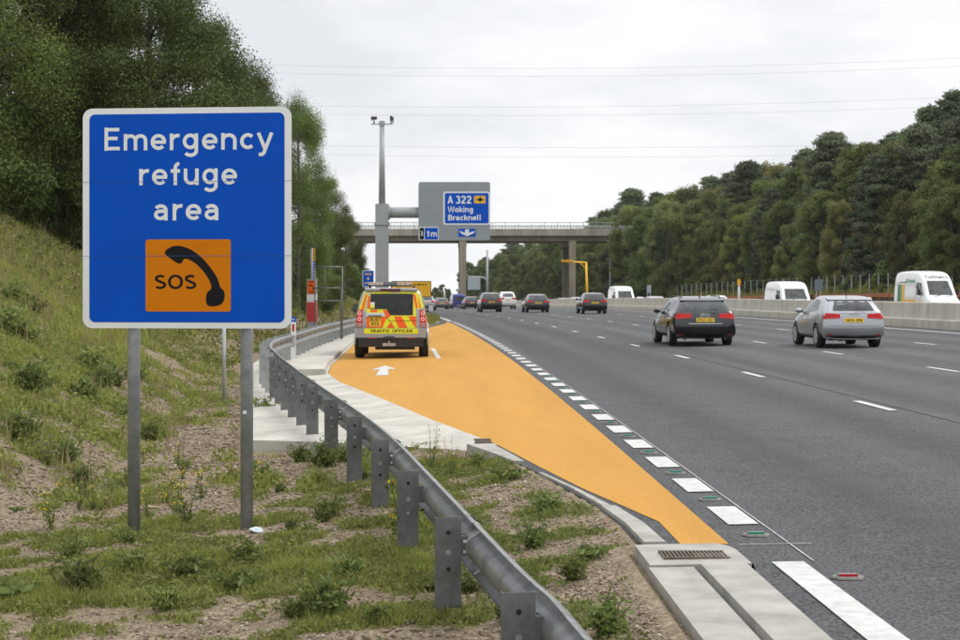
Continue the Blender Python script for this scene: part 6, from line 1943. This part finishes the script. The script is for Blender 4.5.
tag(grass_field('dry_grass', 3500, (-18, -2.5, 16, 130), .013, .25, .7, lambda X, Y: dn_far(X, Y) * .6, 5, L_DRY, 5, .07, .3), 'dry straw coloured grass scattered over the left bank')
tag(grass_field('dry_grass', 2200, (-6, 1.2, 9.3, 19), .005, .04, .13, lambda X, Y: max(dn_left(X, Y), dn_verge(X, Y)) * .8 + .05 * (X - off(Y) < pave_l(Y) - .2), 6, L_DRY, 3, .03, .5), 'dry straw coloured grass scattered over the near verge')

# low leafy ground cover: small leaves hugging the soil, in ragged patches
def ground_cover(name, n, box, size, hmax, dens_fn, seed, label, pw=1.15):
    r = np.random.default_rng(seed); P = []; tries = 0
    x0, x1, y0, y1 = box
    while len(P) < n and tries < n * 12:
        tries += 1
        Y = y0 + (y1 - y0) * r.random() ** pw; X = x0 + (x1 - x0) * r.random()
        pxx = 440 + X * F / Y
        if pxx < -150 or pxx > 985: continue
        d = dens_fn(X, Y)
        if d <= 0 or r.random() > d: continue
        P.append((X, Y, d))
    P = np.array(P); k = 7
    Q = np.repeat(P, k, 0); N = len(Q)
    Q[:, :2] += r.normal(size=(N, 2)) * size * 2.2
    hh = np.repeat(r.random(len(P)) ** 1.6, k) * hmax
    z = np.array([terrain(x - off(y), y) for x, y in Q[:, :2]]) + .008 + hh * r.random(N)
    v = leaf_quads(np.stack([Q[:, 0], Q[:, 1], z], 1), size, 1.9, 1.3)
    t = np.clip(np.repeat(r.random(len(P)), k) * .6 + .4 * r.random(N), 0, 1)
    tag(np_mesh(name, v, quad_idx(N), L_COVER, None, t), label, kind='stuff')
L_COVER = leaf_mat('cover_leaf', (.088, .108, .032), (.27, .31, .108), .4)
def dn_cov(X, Y):
    return max(0, dn_left(X, Y) * .9)
def dn_cov_verge(X, Y):
    return max(0, dn_verge(X, Y) * .9)
ground_cover('ground_cover', 16000, (-6.8, .9, 9.3, 17), .019, .055, dn_cov, 31, 'low leafy weeds spreading through the near grass')
ground_cover('ground_cover', 4000, (-1.2, 1.5, 8.3, 20.2), .018, .05, dn_cov_verge, 32, 'low leafy weeds on the verge between barrier and road')
ground_cover('bank_cover', 36000, (-15.5, -1.2, 16.5, 45), .034, .16, dn_cov, 33, 'ragged low weeds covering the foot of the left bank', 1.0)
ground_cover('bank_cover', 29000, (-23, -2.0, 40, 140), .075, .35, dn_far, 34, 'ragged green weeds covering the upper left bank', 1.0)

# grass on the far verge and near the refuge exit
def far_edge(X, Y):
    u = X - off(Y); return 1.0 if -1.6 < u < pave_l(Y) - .1 and Y > 80 else 0
tag(grass_field('grass', 3500, (-8, 2.0, 84, 190), .03, .12, .35, far_edge, 7, L_GRASS, 5, .1), 'green grass along the kerb beyond the orange refuge')
def far_side(X, Y):
    u = X - off(Y); return 1.0 if 43.4 < u < 46.5 else 0
def far_blades():
    r = np.random.default_rng(8); P = []
    for i in range(5000):
        Y = r.uniform(97, 290); u = r.uniform(43.45, 46.3)
        P.append((u + off(Y), Y))
    return P
def tuft_stuff(name, pts, wd, hmin, hmax, m, seed, label, clump=4, spread=.1):
    r = np.random.default_rng(seed)
    P = np.array([(x, y, terrain(x - off(y), y)) for x, y in pts]); P = np.repeat(P, clump, 0)
    P[:, :2] += r.normal(size=(len(P), 2)) * spread
    N = len(P); h = r.uniform(hmin, hmax, N); th = r.uniform(0, 6.28, N); ln = r.uniform(.05, .4, N) * h
    a = np.stack([P[:, 0] - wd / 2, P[:, 1], P[:, 2]], 1); b = np.stack([P[:, 0] + wd / 2, P[:, 1], P[:, 2]], 1)
    c = np.stack([P[:, 0] + np.cos(th) * ln + wd * .2, P[:, 1] + np.sin(th) * ln, P[:, 2] + h], 1); d = c.copy(); d[:, 0] -= wd * .4
    v = np.stack([a, b, c, d], 1).reshape(-1, 3)
    o = np_mesh(name, v, quad_idx(N), m, None, r.random(N)); o['kind'] = 'stuff'; o['label'] = label
tuft_stuff('tall_grass', far_blades(), .05, .3, 1.0, L_GRASS, 9, 'tall rough grass along the wire fence under the wood')

# stones: small deformed pebbles on the bare ground
def stones():
    r = np.random.default_rng(21)
    P = []
    while len(P) < 34000:
        Y = 8.2 + 27 * r.random() ** 1.5; X = r.uniform(-9, 1.7); u = X - off(Y)
        pxx = 440 + X * F / Y
        if pxx < -20 or pxx > 760: continue
        ru = rail_u(Y)
        if u > ru and (Y > 19 or u > pave_l(Y) - .12): continue
        if 20.8 < Y and u > lerp_list(PADL, Y) - .05: continue
        g_ = green(X, Y)
        if r.random() < min(.93, max(0, g_ * 1.2)): continue
        P.append((X, Y, terrain(u, Y)))
    P = np.array(P); N = len(P)
    s = .004 + .012 * r.random(N) ** 4.0 + .006 * r.random(N); s[r.random(N) < .006] *= 2.0; s *= np.clip(P[:, 1] / 14, .85, 1.5)
    base = np.array([(1, 0, 0), (0, 1, 0), (-1, 0, 0), (0, -1, 0), (0, 0, .75), (0, 0, -.6), (.7, .7, .2), (-.7, .7, .2), (-.7, -.7, .2), (.7, -.7, .2)], float)
    tri = np.array([(0, 6, 4), (6, 1, 4), (1, 7, 4), (7, 2, 4), (2, 8, 4), (8, 3, 4), (3, 9, 4), (9, 0, 4), (6, 0, 5), (1, 6, 5), (7, 1, 5), (2, 7, 5), (8, 2, 5), (3, 8, 5), (9, 3, 5), (0, 9, 5)])
    v = base[None] * s[:, None, None] * r.uniform(.6, 1.4, (N, 1, 3)) * (1 + .25 * r.normal(size=(N, 10, 1)))
    a = r.uniform(0, 6.28, N); ca, sa = np.cos(a)[:, None], np.sin(a)[:, None]
    x = v[:, :, 0] * ca - v[:, :, 1] * sa; y = v[:, :, 0] * sa + v[:, :, 1] * ca
    v = np.stack([x, y, v[:, :, 2]], 2) + P[:, None, :] + np.array([0, 0, .002])
    f = (np.arange(N)[:, None, None] * 10 + tri[None]).reshape(-1, 3)
    tn = np.repeat(np.clip(r.normal(.40, .20, N), 0, 1), 16)
    m = bpy.data.materials.new('pebble'); m.use_nodes = True
    n_ = m.node_tree.nodes; l_ = m.node_tree.links; b = n_['Principled BSDF']; b.inputs['Roughness'].default_value = .9
    at = n_.new('ShaderNodeAttribute'); at.attribute_name = 'tint'; rp_ = n_.new('ShaderNodeValToRGB')
    cr = rp_.color_ramp; cr.elements[0].color = (.12, .09, .065, 1); cr.elements[1].color = (.58, .52, .44, 1); e = cr.elements.new(.5); e.color = (.275, .212, .145, 1)
    l_.new(at.outputs['Fac'], rp_.inputs['Fac']); l_.new(rp_.outputs['Color'], b.inputs['Base Color'])
    o = np_mesh('gravel', v.reshape(-1, 3), f, m, None, tn)
    tag(o, 'small brown and pale stones scattered over the bare verge', kind='stuff')
stones()

# weeds as single plants
def weed_proto(kind, seed):
    rr = random.Random(seed); r = np.random.default_rng(seed)
    mb = MB(); cen = []; tint = []; fl = []
    H = {'ragwort': .50, 'leafy': .22, 'thistle': .40, 'stalk': .95, 'rosette': .12, 'rape': .75}[kind]
    ns = {'ragwort': 6, 'leafy': 22, 'thistle': 8, 'stalk': 2, 'rosette': 0, 'rape': 9}[kind]
    vs = []
    for i in range(ns):
        a = rr.uniform(0, 6.28); sp = rr.uniform(.05, .95 if kind == 'leafy' else .5) * H * (.35 if kind == 'stalk' else 1)
        hh = H * rr.uniform(.35, 1.1)
        p0 = Vector((rr.uniform(-.02, .02), rr.uniform(-.02, .02), -.02)); p2 = Vector((sp * math.cos(a), sp * math.sin(a), hh)); p1 = p0.lerp(p2, .5) + Vector((0, 0, .05 * H))
        mb.path([p0, p1, p2], [.005, .004, .002], 5)
        nl = {'stalk': 10, 'rape': 14, 'ragwort': 30, 'leafy': 26, 'thistle': 34}.get(kind, 26)
        for k in range(nl):
            t = rr.uniform(.05, .95); q = p0.lerp(p1, t * 2) if t < .5 else p1.lerp(p2, t * 2 - 1)
            cen.append(q + Vector((rr.gauss(0, .028), rr.gauss(0, .028), rr.gauss(0, .012)))); tint.append(rr.random())
        if kind in ('ragwort', 'rape', 'thistle', 'stalk'):
            for k in range({'ragwort': 9, 'rape': 12, 'thistle': 5, 'stalk': 14}[kind]):
                dz = rr.uniform(-.25, .02) * H if kind == 'rape' else rr.gauss(0, .012) if kind != 'stalk' else rr.uniform(-.3, 0) * H
                sr = .03 if kind == 'ragwort' else .035 if kind == 'rape' else .015
                fl.append(p2 + Vector((rr.gauss(0, sr), rr.gauss(0, sr), dz)))
    if kind == 'rosette':
        for k in range(130):
            a = rr.uniform(0, 6.28); q = rr.uniform(.02, .15); cen.append(Vector((q * math.cos(a), q * math.sin(a), .02 + q * .35))); tint.append(rr.random())
    res = []
    if mb.v:
        o = mb.build('stem', mat('weed_stem', (.085, .10, .035), .8, var=.2), None); res.append(('stem', o.data)); bpy.data.objects.remove(o)
    cc = np.array([tuple(c) for c in cen])
    v = leaf_quads(cc, {'leafy': .019, 'rosette': .028, 'stalk': .02, 'rape': .016}.get(kind, .019), 2.6, .9)
    o = np_mesh('leaves', v, quad_idx(len(cc)), L_WEED if kind != 'stalk' else L_DRY, None, np.array(tint)); res.append(('leaves', o.data)); bpy.data.objects.remove(o)
    if fl:
        cc = np.array([tuple(c) for c in fl])
        fm = mat('flower_yellow', (.78, .56, .015), .6, var=.1, scale=30) if kind in ('ragwort', 'rape') else mat('flower_purple', (.30, .12, .33), .7, var=.1, scale=30) if kind == 'thistle' else mat('seed_brown', (.16, .10, .055), .9, var=.2)
        v = leaf_quads(cc, .017 if kind != 'rape' else .014, 1.2, 2.0)
        o = np_mesh('flowers', v, quad_idx(len(cc)), fm); res.append(('flowers', o.data)); bpy.data.objects.remove(o)
    return res
PROT = {k: [weed_proto(k, 50 + i * 7 + j) for j in range(2)] for i, k in enumerate(('ragwort', 'leafy', 'thistle', 'stalk', 'rosette', 'rape'))}
NAMES = {'ragwort': 'flowering_weed', 'leafy': 'leafy_weed', 'thistle': 'thistle', 'stalk': 'dry_stalk', 'rosette': 'rosette_weed', 'rape': 'flowering_weed'}
def weed(kind, pxx, py, label, sc=1.0, group=None):
    """stands where the ground is met at that picture position"""
    Y = 8.0
    while Y < 120:
        p = px(pxx, py, Y)
        if terrain(p.x - off(Y), Y) >= p.z: break
        Y += .05
    X = (pxx - 440) * Y / F
    t = thing(NAMES[kind], label, 'weed', (X, Y, terrain(X - off(Y), Y)), (pxx * .37) % 6.28, group)
    t.scale = (sc,) * 3
    for nm, me in PROT[kind][int(pxx) % 2]:
        o = bpy.data.objects.new(nm, me); C.objects.link(o); o.parent = t
        if nm in ('flowers', 'stem'): o['kind'] = 'stuff'
    return t
WD = [('ragwort', 404, 552, 'ragwort with a dense yellow flower head against the third barrier post', 1.0),
      ('rape', 432, 470, 'wispy yellow flowering weed beyond the rail beside the concrete channel', .62),
      ('rape', 452, 476, 'smaller wispy yellow flowering weed right of the one beside the concrete channel', .5),
      ('leafy', 322, 468, 'bushy green weed at the near end of the concrete pad', 1.3),
      ('leafy', 345, 462, 'bushy green weed under the barrier posts by the concrete pad', 1.1),
      ('leafy', 300, 462, 'low green weed left of the near end of the concrete pad', 1.0),
      ('leafy', 80, 596, 'broad leafy weed left of the left sign post in the near grass', 1.2),
      ('leafy', 326, 618, 'dark green leafy weed near the bottom edge between sign and barrier', 1.2),
      ('leafy', 606, 636, 'leafy green weed at the bottom edge right of the steel rail', .9),
      ('thistle', 612, 618, 'small purple flowered thistle at the bottom edge right of the steel rail', .5),
      ('ragwort', 52, 530, 'yellow flecked weed in the grass left of the left sign post', .8),
      ('ragwort', 188, 528, 'loose weed with tiny yellow flowers between the two sign posts', .9),
      ('ragwort', 175, 516, 'second weed with tiny yellow flowers between the two sign posts, slightly farther', .8),
      ('thistle', 48, 466, 'thistle on the foot of the bank left of the blue sign', .9),
      ('leafy', 66, 462, 'leafy weed right of the thistle on the foot of the bank', 1.3),
      ('leafy', 82, 486, 'leafy weed on stony ground left of the left sign post', 1.1),
      ('leafy', 150, 440, 'green weed just right of the left sign post on the gravel', 1.3),
      ('leafy', 100, 388, 'leafy clump on the bank left of the left sign post under the sign', 1.8),
      ('leafy', 30, 392, 'leafy clump high on the bank at the left edge', 2.0),
      ('leafy', 20, 440, 'leafy clump low on the bank at the left edge', 1.7),
      ('leafy', 265, 482, 'small green weed right of the right sign post', 1.0),
      ('rosette', 8, 600, 'flat leafed rosette in the bottom left corner', 1.4),
      ('rosette', 190, 576, 'flat leafed rosette in the grass between the sign posts', 1.2),
      ('rosette', 240, 590, 'flat leafed rosette below the right sign post', 1.1),
      ('stalk', 195, 382, 'dry brown stalk on the bank between the two sign posts', .9),
      ('stalk', 110, 262, 'tall dry stalk high on the bank beside the left edge of the sign', 1.6),
      ('stalk', 40, 268, 'tall dry stalk high on the bank near the left edge', 1.8),
      ('stalk', 20, 250, 'tall dry stalk highest on the bank at the far left', 1.6),
      ('leafy', 535, 548, 'green weed on the gravel just right of the steel rail', .9),
      ('leafy', 572, 582, 'green weed tuft right of the rail near the drain slabs', .7),
      ('leafy', 478, 466, 'leafy weed on the verge near the small drain grate', .7),
      ('leafy', 545, 512, 'leafy weed on the gravel beside the kerb of the orange surfacing', .8),
      ('rosette', 510, 480, 'flat leafed rosette on the verge below the small drain grate', 1.1),
      ('rosette', 590, 560, 'flat leafed rosette on the bare gravel of the verge', .9)]
for a in WD: weed(*a)
rw = random.Random(9)
for i in range(26):      # more clumps over the bank
    pxx = rw.uniform(0, 300) if i < 18 else rw.uniform(295, 350); py = rw.uniform(225, 440) if i < 18 else rw.uniform(296, 318)
    if 82 < pxx < 292 and py < 326: pxx = rw.uniform(0, 78)
    weed('leafy', pxx, py, 'leafy weed clump among the grass of the left bank', rw.uniform(1.3, 2.4), 'weed clumps on the left bank')
rw = random.Random(19)
n_ = 0
while n_ < 34:           # small weeds dotted through the near grass
    pxx = rw.uniform(0, 640); py = rw.uniform(440, 632)
    rail_y = 360 + (pxx - 300) * .95
    if abs(py - rail_y) < 40 or (pxx > 330 and py < rail_y and (py < 470 or pxx > 560 or py < 400 + (pxx - 430) * .55)): continue
    weed('leafy' if n_ % 4 else 'rosette', pxx, py, 'small green weed dotted through the near verge grass', rw.uniform(.45, .95), 'small weeds dotted through the near verge'); n_ += 1
for i in range(13):
    pxx = rw.uniform(60, 260); py = rw.uniform(462, 535)
    weed('ragwort', pxx, py, 'small weed with a few yellow flowers around the feet of the sign posts', rw.uniform(.3, .6), 'small yellow flowered weeds around the sign posts')
# a pale rag of litter by the right sign post
Yl = 14.0
lp = ground_pt((257 - 440) * Yl / F, Yl)
bm = bmesh.new(); bmesh.ops.create_icosphere(bm, subdivisions=3, radius=.06)
for v in bm.verts:
    v.co = v.co * (1 + .5 * mnoise.noise(v.co * 22)); v.co.z *= .45
lm = bpy.data.meshes.new('litter'); bm.to_mesh(lm); bm.free()
lo = link_mesh('litter', lm, mat('litter_pale', (.55, .62, .66), .5, var=.2, scale=20)); lo.location = lp + Vector((0, 0, .02))
tag(lo, 'crumpled pale plastic litter at the foot of the right sign post', 'litter')

# ------------------------------------------------------------------ the air
hz = MB(); hz.box(20, 330, 60, 900, 840, 160)
ho = hz.build('haze', None)
hm = bpy.data.materials.new('haze'); hm.use_nodes = True
hn = hm.node_tree.nodes; hn.clear()
ov = hn.new('ShaderNodeOutputMaterial'); pv = hn.new('ShaderNodeVolumePrincipled')
pv.inputs['Color'].default_value = (.95, .97, 1.0, 1); pv.inputs['Density'].default_value = .00009
hm.node_tree.links.new(pv.outputs[0], ov.inputs['Volume'])
ho.data.materials.append(hm)
ho['kind'] = 'stuff'; ho['label'] = 'thin pale haze in the air over the motorway'
